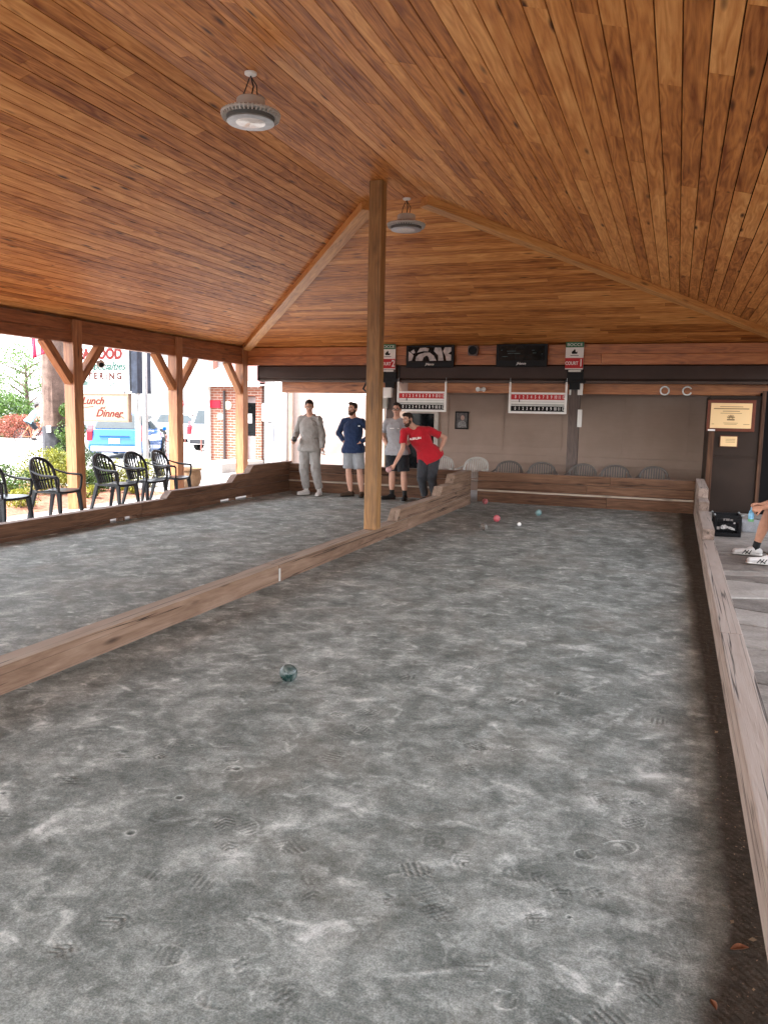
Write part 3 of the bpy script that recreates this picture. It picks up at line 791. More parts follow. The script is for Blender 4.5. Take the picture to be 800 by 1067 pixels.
def tv(x0, x1, z0, z1, art, lab):
    t = thing('television', lab, 'screen', ((x0+x1)/2, 15.30, z0), 0, 'flat screens on the end beam'); h = (x1-x0)/2; H = z1-z0
    m = MB(); m.box(-h, h, 0, .06, 0, H); m.build('case', BLACKP, t, bevel=.008)
    m = MB(); m.box(-h+.05, h-.05, -.004, -.0005, .12, H-.035); m.build('screen', GLASSD, t)
    text_mesh('lettering', 'JHance', .062, WHITEI, t, (.0, -.006, .062), shear=.3, bold=.001)
    if art:
        g = MB(); rg = random.Random(5)
        a, b_ = -h+.055, h-.055; zl, zh = .125, H-.04; W_ = b_-a; HH = zh-zl
        polys = [[(0, .0), (.08, .05), (.12, .42), (.05, .62), (0, .7)], [(.05, .7), (.1, .55), (.16, .6), (.12, .85)],
                 [(.17, .02), (.33, .02), (.36, .28), (.43, .42), (.47, .30), (.50, .02), (.66, .02), (.60, .38), (.50, .62), (.38, .62), (.24, .48), (.18, .3)],
                 [(.2, .62), (.27, .95), (.40, .98), (.48, .9), (.46, .7), (.35, .72)], [(.62, .98), (.60, .72), (.70, .40), (.70, .03), (.83, .03), (.80, .55), (.76, .97)],
                 [(.64, .96), (.68, .88), (.74, .9), (.72, .98)], [(.85, .98), (.81, .70), (.87, .35), (.89, .03), (1, .03), (1, .45), (.93, .52), (1, .7), (1, .98)]]
        for i, pl in enumerate(polys):
            g.prism([(a+u*W_, zl+v*HH) for u, v in pl], 'y', -.0062-.0003*i, -.0045)
        g.build('screen_picture', plain('screen_pale', (.50, .46, .45), .3, var=.3, scale=9), t)
    else:
        g = MB()
        for (u, v, wd) in ((.18, .74, .30), (.2, .55, .45), (.72, .8, .10), (.74, .58, .13), (.08, .3, .2), (.05, .82, .05), (.93, .5, .04)):
            g.box(-h+.05+u*1.0*(2*h-.1), -h+.05+(u+wd*.6)*(2*h-.1), -.006, -.0045, .12+v*(H-.2), .12+v*(H-.2)+.012)
        g.build('screen_picture', plain('screen_dim', (.06, .10, .11), .3), t)
tv(-5.19, -4.20, 2.53, 2.965, True, 'black flat screen showing pale curved shapes, nearer the centre post')
tv(-3.36, -2.38, 2.54, 2.97, False, 'almost dark flat screen left of the COURT 1 sign')
# round speaker
t = thing('speaker', 'grey box speaker with round black cone between the two screens', 'speaker', (-3.83, 15.32, 2.76))
m = MB(); m.prism([(-.10+.03*0, -.07), (-.07, -.10), (.07, -.10), (.10, -.07), (.10, .07), (.07, .10), (-.07, .10), (-.10, .07)], 'y', 0, .08); m.v = [Vector((p.x, p.y, p.z+.10)) for p in m.v]; m.build('case', plain('speaker_grey', (.16, .13, .12), .5), t, bevel=.01)
m = MB(); m.lathe([(.085, -.006), (.08, -.012), (.03, .02), (.0, .018)], 24, (0, 0, .10), 'y'); m.build('cone', BLACKP, t, smooth=True)

def scoreboard(x0, x1, lab):
    t = thing('scoreboard', lab, 'scoreboard', ((x0+x1)/2, 15.30, 1.67), 0, 'hanging bocce scoreboards'); h = (x1-x0)/2
    m = MB(); m.box(-h+.04, h-.04, 0, .02, .0, .38); m.build('panel', WHITE, t)
    m = MB(); m.box(-h, -h+.035, -.012, .03, -.01, .58); m.box(h-.035, h, -.012, .03, -.01, .58); m.box(-h+.036, h-.036, -.01, .028, -.012, .012); m.box(-h+.036, h-.036, -.01, .028, .366, .388); m.build('frame', WHITEI, t, bevel=.003)
    for z, mt, nm in ((.25, REDP, 'red_row'), (.03, BLACKI, 'black_row')):
        m = MB(); m.box(-h+.045, h-.045, -.006, -.0005, z, z+.10); r = m.build(nm, mt, t)
        dg = '0 1 2 3 4 5 6 7 8 9 10 11 12'.split()
        W_ = 2*h-.19
        for i, s_ in enumerate(dg):
            text_mesh('numeral', s_, .088, WHITEI, t, (-h+.13+W_*i/(len(dg)-1), -.0075, z+.05), sx=.62, bold=.0015)
    m = MB(); m.box(-h+.2, -h+.215, -.02, -.008, .20, .26); m.build('score_peg', BLACKI, t)
    m = MB(); m.box(-h+.05, h-.05, -.004, -.0005, .205, .212); m.box(-h+.05, h-.05, -.004, -.0005, .140, .170); m.build('rule', plain('pale_grey_band', (.4, .42, .40), .5), t)
    m = MB()
    for x in (-h+.016, h-.016): m.tube([(x, .01, .57), (x, .02, .66)], .004, 6)
    m.build('hanger', GREYM, t)
scoreboard(-5.36, -4.33, 'white framed bocce scoreboard hanging above the men in grey and red shirts')
scoreboard(-3.08, -1.98, 'white framed bocce scoreboard hanging left of the COURT 1 column')

# junction boxes on the columns
def smallbox(name, x0, x1, y0, z0, z1, mat, lab, cat, d=.05):
    m = MB(); m.box(x0, x1, y0-d, y0, z0, z1); m.box(x0+.01, x1-.01, y0-d-.006, y0-d-.0005, z0+.01, z1-.01)
    return tag(m.build(name, mat, bevel=.004), lab, cat)
smallbox('electric_box', -5.70, -5.50, 15.43, 1.93, 2.13, WHITE, 'pale square electrical box on the left dark column', 'electrical box', .10)
smallbox('electric_box', -5.69, -5.59, 15.43, 1.70, 1.922, plain('grey_box', (.40, .39, .36), .5), 'slim grey electrical box under the square box on the left column', 'electrical box', .08)
smallbox('conduit_cover', -1.955, -1.925, 15.43, 2.02, 2.235, WHITE, 'thin white cover strip at left on the right dark column', 'cable cover', .03)
smallbox('conduit_cover', -1.80, -1.71, 15.43, 2.02, 2.235, WHITE, 'wide white cover at the top right of the right dark column', 'cable cover', .04)
smallbox('conduit_cover', -1.78, -1.70, 15.43, 1.42, 1.75, WHITE, 'white cover halfway down the right dark column', 'cable cover', .04)
m = MB(); m.tube([(-5.64, 15.36, 1.70), (-5.64, 15.40, 1.2), (-5.64, 15.42, .3)], .012, 8); tag(m.build('conduit_pipe', plain('tan_pipe', (.40, .32, .2), .4), smooth=True), 'thin tan conduit running down the left dark column', 'pipe')
m = MB(); m.tube([(-6.05, 15.36, 2.24), (-6.12, 15.34, 2.1), (-6.0, 15.33, 2.0), (-5.75, 15.36, 1.95)], .022, 8); tag(m.build('cable', BLACKP, smooth=True), 'thick black cable hanging beside the left dark column', 'cable')
# hoops on the header
for x, a0, a1, lb in ((-.26, 0, 2*math.pi, 'white ring light on the header, full circle'), (.13, .5, 5.9, 'white open ring light on the header, right of the full circle')):
    m = MB(); n = 26; pts = [(x+.075*math.cos(a0+(a1-a0)*i/n), 15.745, 2.125+.075*math.sin(a0+(a1-a0)*i/n)) for i in range(n+(0 if a0 == 0 else 1))]
    m.tube(pts, .015, 8, closed=(a0 == 0)); tag(m.build('ring_light', WHITEI, smooth=True), lb, 'ring light', 'ring lights on the header')
t = thing('security_light', 'small white twin security light on the header between the scoreboards', 'lamp', (-3.72, 15.74, 2.12))
m = MB(); m.box(-.05, .05, -.03, .03, -.03, .03); m.build('base', WHITE, t, bevel=.01)
for s_ in (-1, 1):
    m = MB(); m.lathe([(.02, 0), (.045, -.07), (.042, -.075), (.0, -.07)], 16, (s_*.06, -.03, 0), 'y'); m.build('spot', WHITE, t, smooth=True)
# framed photo (generic portrait) on the wall
t = thing('framed_photo', 'small dark framed portrait photo on the taupe wall', 'picture', (-4.36, WY-.03, 1.30))
m = MB(); m.box(-.15, .15, -.0, .02, 0, .38); m.build('frame', BLACKP, t, bevel=.006)
m = MB(); m.box(-.12, .12, -.004, -.0005, .03, .35); m.build('photo', plain('photo_dark', (.10, .09, .09), .4, var=.5, scale=12), t)
m = MB(); m.ball((.02, -.005, .245), .05, 14, sc_=(.85, .04, 1.1)); m.build('portrait_face', plain('face_tone', (.42, .27, .22), .5), t, smooth=True)
m = MB(); m.prism([(-.09, .035), (.11, .035), (.09, .15), (.05, .18), (-.02, .18), (-.07, .14)], 'y', -.006, -.0045); m.ball((-.06, -.006, .10), .028, 10, sc_=(1, .08, 1)); m.build('portrait_clothes', plain('clothes_tone', (.22, .21, .21), .5, var=.6, scale=30), t)
# plaques
def plaque(x0, x1, z0, z1, fr, lab, name, big):
    t = thing(name, lab, 'plaque', ((x0+x1)/2, PY_-.045, z0)); h = (x1-x0)/2; H = z1-z0
    m = MB(); m.box(-h, h, 0, .03, 0, H); m.build('frame', plain('mahogany', (.13, .035, .018), .35), t, bevel=.006)
    bz, n_, b_ = newmat('brass_plate') if 'brass_plate' not in bpy.data.materials else (bpy.data.materials['brass_plate'], None, None)
    if n_:
        b_.inputs['Base Color'].default_value = (.72, .50, .26, 1); b_.inputs['Metallic'].default_value = .35; b_.inputs['Roughness'].default_value = .42
        bumpn(n_, b_, noisen(n_, N(n_, 'ShaderNodeTexCoord').outputs['Object'], 14, 3), .1, .005)
    m = MB(); m.box(-h+fr, h-fr, -.006, -.0005, fr, H-fr); m.build('brass_panel', bz, t)
    ink = plain('engraved_ink', (.22, .14, .07), .6)
    if big:
        m = MB()
        for (z, w_, th) in ((.86, .56, .010), (.78, .86, .016), (.68, .42, .010), (.60, .52, .008), (.21, .36, .007), (.16, .30, .007)):
            m.box(-w_*(h-fr), w_*(h-fr), -.0085, -.0065, fr+z*(H-2*fr)-th/2, fr+z*(H-2*fr)+th/2)
        m.box(-.92*(h-fr), -.80*(h-fr), -.0085, -.0065, fr+.15*(H-2*fr), fr+.17*(H-2*fr)); m.box(.62*(h-fr), .92*(h-fr), -.0085, -.0065, fr+.15*(H-2*fr), fr+.17*(H-2*fr))
        m.build('engraved_lines', ink, t)
        m = MB(); zc = fr+.42*(H-2*fr)
        for a in (-60, -35, -12, 12, 35, 60):
            r_ = math.radians(a); m.beam((math.sin(r_)*.02, -.0075, zc-.02+math.cos(r_)*.02), (math.sin(r_)*.07, -.0075, zc-.02+math.cos(r_)*.07), .016, .002, up=(0, 1, 0))
        m.box(-.06, .06, -.0088, -.0066, zc-.045, zc-.02); m.build('crest', ink, t)
    else:
        m = MB()
        for z in (.7, .55, .4): m.box(-.05, .10, -.0085, -.0065, fr+z*(H-2*fr), fr+z*(H-2*fr)+.006)
        m.build('engraved_lines', ink, t)
plaque(.465, 1.215, 1.415, 1.945, .055, 'large wooden plaque with engraved brass sheet beside the door', 'wall_plaque', True)
plaque(.69, .975, 1.15, 1.345, .015, 'small brass plaque below the large one', 'small_plaque', False)
# short post behind the near court corner
t = thing('gate_post', 'slim brown post with white cap at the right rear corner of the near court', 'post', (.545, 14.45, 0))
m = MB(); m.box(-.045, .045, -.045, .045, -.02, 1.42, 'z'); m.build('shaft', BRNW, t, bevel=.004)
m = MB(); m.box(-.06, .05, -.055, .055, 1.421, 1.45); m.build('cap', WHITE, t, bevel=.004)

# ================================================================= flagstone patio on the right
sheet('patio_bed', .49, 60, -60, 14.62, .008, plain('joint_sand', (.06, .052, .045), .95, var=.3, scale=30))
pt = MB(); rg = random.Random(9)
def area(p): return abs(sum(p[i][0]*p[(i+1) % len(p)][1]-p[(i+1) % len(p)][0]*p[i][1] for i in range(len(p))))/2
def split(p, c, d):
    A, B = [], []; side = lambda q: (q[0]-c[0])*d[1]-(q[1]-c[1])*d[0]
    for i in range(len(p)):
        a, b_ = p[i], p[(i+1) % len(p)]; sa, sb = side(a), side(b_)
        (A if sa >= 0 else B).append(a)
        if (sa >= 0) != (sb >= 0):
            t = sa/(sa-sb); q = (a[0]+(b_[0]-a[0])*t, a[1]+(b_[1]-a[1])*t); A.append(q); B.append(q)
    return A, B
def shatter(p, lim):
    ar = area(p)
    if ar < lim*rg.uniform(.55, 1.5) or len(p) < 3: return [p]
    cx_ = sum(q[0] for q in p)/len(p); cy_ = sum(q[1] for q in p)/len(p)
    xs_ = [q[0] for q in p]; ys_ = [q[1] for q in p]; wide = (max(xs_)-min(xs_)) > (max(ys_)-min(ys_))
    an = (math.pi/2 if wide else 0)+rg.uniform(-.38, .38)
    A, B = split(p, (cx_+rg.uniform(-.12, .12), cy_+rg.uniform(-.12, .12)), (math.cos(an), math.sin(an)))
    if len(A) < 3 or len(B) < 3 or min(area(A), area(B)) < .04: return [p]
    return shatter(A, lim)+shatter(B, lim)
for p in shatter([(.498, -3.6), (7, -3.6), (7, 14.55), (.498, 14.55)], .55):
    cx_ = sum(q[0] for q in p)/len(p); cy_ = sum(q[1] for q in p)/len(p)
    q_ = []
    for (x, y) in p:
        l = math.hypot(x-cx_, y-cy_); k = max(.5, 1-.030/max(l, .05)); q_.append((cx_+(x-cx_)*k, cy_+(y-cy_)*k))
    fine = []          # chipped, slightly wandering edges
    for i in range(len(q_)):
        a, b_ = q_[i], q_[(i+1) % len(q_)]; n_ = max(1, int(math.hypot(b_[0]-a[0], b_[1]-a[1])/.16))
        for k in range(n_):
            t = k/n_; fine.append((a[0]+(b_[0]-a[0])*t+rg.uniform(-.006, .006), a[1]+(b_[1]-a[1])*t+rg.uniform(-.006, .006)))
    pt.prism(fine, 'z', .0, .05+rg.uniform(-.004, .004), 'x')
tag(pt.build('patio', STONE, bevel=.010, origin=(0, 0, 0)), kind='structure')
# ================================================================= chairs
def make_chair(mat, label, cat='chair', group=None, slatn=7, name='patio_chair'):
    """monobloc armchair; faces local +X, origin on the floor under the seat centre"""
    t = thing(name, label, cat, (0, 0, 0), 0, group)
    SH = .43
    m = MB(); V = []; nx, ny = 9, 9
    for k, dz in ((0, 0), (1, -.018)):
        for i in range(nx):
            for j in range(ny):
                u = i/(nx-1); v = j/(ny-1)*2-1
                x = -.21+.45*u; w_ = .225+.02*u-.02*max(0, u-.85)*6
                z = SH-.018*(1-v*v)*(1-u*.5)-.015*(1-u)-.03*max(0, u-.82)*5*.5
                V.append((x, v*w_, z+dz))
    F = []; s_ = nx*ny
    for i in range(nx-1):
        for j in range(ny-1):
            a = i*ny+j; F.append((a, a+ny, a+ny+1, a+1)); F.append((s_+a, s_+a+1, s_+a+ny+1, s_+a+ny))
    def edge(ids):
        for p, q in zip(ids[:-1], ids[1:]): F.append((p, q, q+s_, p+s_))
    edge([j for j in range(ny)]); edge([(nx-1)*ny+j for j in range(ny)][::-1]); edge([i*ny for i in range(nx)][::-1]); edge([i*ny+ny-1 for i in range(nx)])
    m.add(V, F)
    # apron under the seat
    m.tube([(-.19, -.215, SH-.035), (.20, -.235, SH-.035), (.235, -.15, SH-.04), (.24, 0, SH-.042), (.235, .15, SH-.04), (.20, .235, SH-.035), (-.19, .215, SH-.035)], .022, 6, flat=.6)
    m.build('seat', mat, t, smooth=True)
    # backrest: arched frame leaning back with vertical slats and a lower cross rail
    bk = thing('backrest', None, None); bk.parent = t
    def bp(y, z):   # point on the curved back surface
        h = (z-SH)/.45
        return Vector((-.20-.13*h+.10*(abs(y)/.25)**2*.6, y, z))
    m = MB(); pts = []
    n = 22
    for i in range(n+1):
        a = math.pi*i/n; y = -.245*math.cos(a)*(1.0); z = SH+.20+.235*math.sin(a)**.75
        pts.append(bp(y, z))
    pts = [bp(-.225, SH-.01), bp(-.238, SH+.10)]+pts+[bp(.238, SH+.10), bp(.225, SH-.01)]
    m.tube(pts, [.019, .021]+[.024]*(n+1)+[.021, .019], 8)
    m.tube([bp(-.23, SH+.13), bp(-.1, SH+.12), bp(.1, SH+.12), bp(.23, SH+.13)], .013, 6)
    for k in range(slatn):
        y = -.18+.36*k/(slatn-1); zt = SH+.20+.235*math.sqrt(max(0, 1-(y/.245)**2))**.75-.012
        m.beam(bp(y*.86, SH-.01), bp(y, (SH+zt)/2), .030, .011, up=(1, 0, 0)); m.beam(bp(y, (SH+zt)/2), bp(y, zt), .030, .011, up=(1, 0, 0))
    o = m.build('backrest', mat, t, smooth=True); bpy.data.objects.remove(bk)
    for s_ in (-1, 1):
        m = MB(); m.tube([bp(s_*.245, SH+.27), (-.13, s_*.27, SH+.235), (0, s_*.285, SH+.205), (.14, s_*.29, SH+.20), (.215, s_*.283, SH+.195), (.238, s_*.272, SH+.165), (.232, s_*.262, SH+.05), (.22, s_*.25, SH-.02)],
                         [.018, .022, .027, .030, .028, .022, .02, .022], 8, flat=.62)
        m.build('armrest', mat, t, smooth=True)
        m = MB(); m.beam((.205, s_*.225, SH-.01), (.25, s_*.262, 0), .065, .046, up=(0, 1, 0), w1=.040, h1=.034); m.build('leg', mat, t, bevel=.006)
        m = MB(); m.beam((-.19, s_*.205, SH-.01), (-.29, s_*.245, 0), .065, .046, up=(0, 1, 0), w1=.040, h1=.034); m.build('leg', mat, t, bevel=.006)
    return t
G1 = 'dark armchairs on the concrete walk'
c0 = make_chair(RESIN, 'dark resin armchair directly left of the first timber post', group=G1)
c0.location = (-8.36, 9.06, -.002); c0.rotation_euler = (0, 0, .12)
for (x, y, a, lb) in ((-8.34, 10.34, .05, 'dark resin armchair just right of the first timber post, in front of the blue car'),
                      (-8.34, 11.10, -.05, 'dark resin armchair in the middle of the close group of three between the posts'),
                      (-8.36, 11.86, .10, 'dark resin armchair just left of the second timber post, beside the tan pot'),
                      (-8.32, 8.05, .06, 'dark resin armchair cut off by the left edge of the picture')):
    dup(c0, (x, y, -.002), a, lb)
G2 = 'chairs behind the back board'
sp = [(-4.36, 'pale'), (-3.68, 'pale'), (-3.0, 'm'), (-2.35, 'm'), (-1.63, 'm'), (-1.02, 'm'), (-.36, 'm')]
lbs = ['pale resin chair behind the back board, right beside the man in the red shirt', 'pale resin chair behind the back board, just right of the end of the divider',
       'dull grey chair behind the back board, directly right of the pale chairs', 'dull grey chair behind the back board, below the right half of the COURT 1 scoreboard',
       'dull grey chair behind the back board, directly right of the dark column', 'dull grey chair behind the back board, second from the right end', 'dull grey chair behind the back board, rightmost of the row']
cp_ = make_chair(RESINL, lbs[0], group=G2, slatn=9); cm_ = make_chair(RESINM, lbs[2], group=G2, slatn=9)
for i, ((x, k), lb) in enumerate(zip(sp, lbs)):
    loc = (x, 15.02, -.006); rz = -math.pi/2+[.06, -.1, .05, .12, -.06, .04, -.05][i]; S = (.92, .98, .90 if k == 'pale' else .845)
    if i == 0: cp_.location = loc; cp_.rotation_euler = (0, 0, rz); cp_.scale = S
    elif i == 2: cm_.location = loc; cm_.rotation_euler = (0, 0, rz); cm_.scale = S
    else: dup(cp_ if k == 'pale' else cm_, loc, rz, lb, scale=S)

# ================================================================= balls
def bocce(name, x, y, r, mat, lab, cat='bocce ball'):
    m = MB(); m.ball((0, 0, r), r, 32)
    o = m.build(name, mat, origin=(0, 0, 0), smooth=True, sharp=180); o.location = (x, y, -.0015); o.rotation_euler = (0, 0, random.uniform(0, 6)); return tag(o, lab, cat, 'balls lying on the clay')
def ballmat(name, c, dust=.5):
    m, n, b = newmat(name); tc = N(n, 'ShaderNodeTexCoord').outputs['Object']
    f = noisen(n, tc, 22, 7, .65, .6)
    L(n, mixc(n, ramp(n, f, [(.46, 0.), (.72, dust)]), c, (.30, .31, .29)), b.inputs['Base Color']); b.inputs['Roughness'].default_value = .35
    L(n, ramp(n, f, [(.42, .22), (.66, .7)]), b.inputs['Roughness']); return m
bocce('bocce_ball', -2.085, 4.10, .0535, ballmat('ball_green', (.012, .032, .028), .5), 'dusty dark green ball alone in the near court')
bocce('bocce_ball', -2.49, 11.80, .0535, ballmat('ball_pink', (.55, .10, .12), .45), 'pinkish red ball, largest looking of the far group')
bocce('bocce_ball', -3.19, 14.05, .0535, ballmat('ball_red', (.34, .07, .07), .5), 'dull red ball close to the far back board and the divider end')
bocce('bocce_ball', -2.03, 12.85, .0535, ballmat('ball_teal', (.13, .24, .24), .8), 'pale teal ball, rightmost of the far group')
bocce('bocce_ball', -2.46, 10.82, .0535, ballmat('ball_brown', (.10, .075, .06), .7), 'dusty brown ball, nearest of the far group')
bocce('target_ball', -2.09, 11.50, .030, ballmat('ball_white', (.80, .79, .75), .2), 'little white target ball among the far balls', 'target ball')

# ================================================================= crate and kerb stone
t = thing('milk_crate', 'black plastic milk crate with a pale scuffed emblem beside the right kerb', 'crate', (.705, 11.62, .052), .06)
def crate_side():
    pass
W2 = .17; HH = .29
m = MB()
for s_ in (-1, 1):
    for ax in 'xy':
        def bx(u0, u1, z0, z1, d0=0, d1=.010):
            o = W2
            if ax == 'x': m.box(u0, u1, s_*o-(d1 if s_ > 0 else 0), s_*o+(d1 if s_ < 0 else 0), z0, z1)
            else: m.box(s_*o-(d1 if s_ > 0 else 0), s_*o+(d1 if s_ < 0 else 0), u0+.011, u1-.011, z0, z1)
        bx(-W2, W2, .0, .05); bx(-W2, W2, .245, HH); bx(-W2, -W2+.035, .0505, .2445); bx(W2-.035, W2, .0505, .2445); bx(-.10, .10, .09, .175)
        for k in range(5): bx(-W2+.06+k*.056, -W2+.07+k*.056, .051, .0895); bx(-W2+.06+k*.056, -W2+.07+k*.056, .1755, .2)
        bx(-W2+.036, -.06, .2005, .244); bx(.06, W2-.036, .2005, .244)
m.build('basket', BLACKP, t, bevel=.002)
m = MB(); m.box(-W2+.011, W2-.011, -W2+.011, W2-.011, .004, .014); m.build('base', BLACKP, t)
m = MB(); m.prism([(-.085, .105), (-.05, .10), (0, .115), (.05, .095), (.09, .09), (.085, .115), (.04, .135), (.0, .14), (-.03, .16), (-.07, .155), (-.09, .135)], 'y', -W2-.003, -W2-.0005); m.build('emblem', plain('worn_white', (.50, .48, .46), .7, var=.5, scale=60), t)
m = MB()
for x in (-W2, W2):
    for y in (-W2, W2): m.ball((x, y, HH+.002), .016, 8)
m.build('corner_lug', plain('lug_grey', (.20, .21, .21), .5), t, smooth=True)
smallbox('concrete_block', .93, 1.35, 12.35, .05, .20, mat_noise2('block_grey', (.20, .20, .21), (.34, .34, .35), 6), 'low grey concrete block on the flagstones behind the black crate', 'block', .30)

# ================================================================= people
SKIN = plain('skin', (.52, .29, .21), .5, var=.06, scale=20)
SKIN2 = plain('skin_tanned', (.46, .23, .15), .45, var=.08, scale=20)
HAIRD = plain('dark_hair', (.022, .015, .012), .6, var=.4, scale=60)
BEARD = plain('brown_beard', (.06, .032, .02), .8, var=.4, scale=80)
LIP = plain('lips', (.36, .14, .12), .5)
EYEW = plain('eye_white', (.6, .58, .55), .3); 
def limb(m, p, q, r0, r1, n=14, round0=True, round1=True, flat=1.0, side=None, mid=None):
    """closed tapered limb; side = direction along which the radius is full, flat scales the other one"""
    p, q = Vector(p), Vector(q); d = q-p; l = d.length
    if l < 1e-5: return
    d.normalize()
    u = Vector(side) if side is not None else d.cross(Vector((.3, .9, .1)))
    u = (u-d*u.dot(d)).normalized(); v = d.cross(u)
    st = []
    if round0: st += [(-r0*math.cos(a), r0*math.sin(a)) for a in (.25, .6, 1.0, 1.3)]
    k = 5
    for i in range(k+1):
        s_ = i/k; r = r0+(r1-r0)*s_
        if mid: r += mid*math.sin(math.pi*min(1, s_*1.15))**1.2
        st.append((l*s_, r))
    if round1: st += [(l+r1*math.cos(a), r1*math.sin(a)) for a in (1.3, 1.0, .6, .25)]
    V = []
    for (a, r) in st:
        for j in range(n):
            t_ = 2*math.pi*j/n; V.append(p+d*a+u*math.cos(t_)*r+v*math.sin(t_)*r*flat)
    F = [(i*n+j, i*n+(j+1) % n, (i+1)*n+(j+1) % n, (i+1)*n+j) for i in range(len(st)-1) for j in range(n)]
    F += [tuple(range(n-1, -1, -1)), tuple(range((len(st)-1)*n, len(st)*n))]
    m.add(V, F)
def rings(m, rs, side, n=18):
    """loft through (centre, half width along side, half depth) rings"""
    side = Vector(side).normalized(); V = []
    for i, (c, a, b_) in enumerate(rs):
        c = Vector(c); d = Vector(rs[min(i+1, len(rs)-1)][0])-Vector(rs[max(i-1, 0)][0]); d.normalize()
        u = (side-d*side.dot(d)).normalized(); v = d.cross(u)
        for j in range(n):
            t_ = 2*math.pi*j/n; ct, st_ = math.cos(t_), math.sin(t_)
            ct = math.copysign(abs(ct)**.85, ct); st_ = math.copysign(abs(st_)**.85, st_)
            V.append(c+u*ct*a+v*st_*b_)
    F = [(i*n+j, i*n+(j+1) % n, (i+1)*n+(j+1) % n, (i+1)*n+j) for i in range(len(rs)-1) for j in range(n)]
    F += [tuple(range(n-1, -1, -1)), tuple(range((len(rs)-1)*n, len(rs)*n))]
    m.add(V, F)
_tex = bpy.data.textures.new('fold_noise', 'CLOUDS'); _tex.noise_scale = .065; _tex.noise_depth = 2
_tex2 = bpy.data.textures.new('hair_noise', 'CLOUDS'); _tex2.noise_scale = .018; _tex2.noise_depth = 2
def fuse(m, name, mats, parent, voxel=.009, smooth=3, disp=0, tex=None, cuts=()):
    me0 = m.mesh(name+'_src', mats)
    bm = bmesh.new(); bm.from_mesh(me0); bmesh.ops.recalc_face_normals(bm, faces=bm.faces[:]); bm.to_mesh(me0); bm.free()
    o = bpy.data.objects.new(name+'_src', me0); COL.objects.link(o)
    r = o.modifiers.new('r', 'REMESH'); r.mode = 'VOXEL'; r.voxel_size = voxel
    if smooth: s_ = o.modifiers.new('s', 'SMOOTH'); s_.factor = .5; s_.iterations = smooth
    if disp: d = o.modifiers.new('d', 'DISPLACE'); d.strength = disp; d.mid_level = .5; d.texture = tex or _tex; d.texture_coords = 'LOCAL'
    bpy.context.view_layer.update()
    me = bpy.data.meshes.new_from_object(o.evaluated_get(bpy.context.evaluated_depsgraph_get()))
    bpy.data.objects.remove(o); bpy.data.meshes.remove(me0)
    me.name = name; me.materials.clear(); me.materials.append(mats); me.shade_smooth()
    q = bpy.data.objects.new(name, me); COL.objects.link(q); q.parent = parent; return q
def hand(m, wr, d, pn, thumb, curl=.5, s=1.):
    """palm + four bent fingers + thumb. d: hand direction, pn: palm normal, thumb: +1/-1 which side"""
    wr = Vector(wr); d = Vector(d).normalized(); pn = Vector(pn); pn = (pn-d*pn.dot(d)).normalized(); sd = d.cross(pn)*thumb
    limb(m, wr-d*.02*s, wr+d*.085*s, .028*s, .037*s, 12, flat=.42, side=sd)
    for k, (ln, of) in enumerate(((.070, .029), (.080, .010), (.074, -.010), (.058, -.028))):
        b0 = wr+d*(.080-.004*abs(k-1))*s+sd*of*s
        a = curl*.9; d1 = (d*math.cos(a)+pn*math.sin(a)+sd*of*1.5).normalized(); a2 = curl*2.0; d2 = (d*math.cos(a2)+pn*math.sin(a2)).normalized()
        p1 = b0+d1*ln*.52*s; limb(m, b0-d*.015*s, p1, .0095*s, .0088*s, 8); limb(m, p1, p1+d2*ln*.50*s, .0088*s, .0072*s, 8)
    b0 = wr+d*.025*s+sd*.026*s; d1 = (d*.65+sd*.75+pn*.25).normalized(); p1 = b0+d1*.042*s; d2 = (d*.85+sd*.25+pn*(.35+curl*.5)).normalized()
    limb(m, b0, p1, .0125*s, .0105*s, 8); limb(m, p1, p1+d2*.034*s, .0105*s, .0085*s, 8)
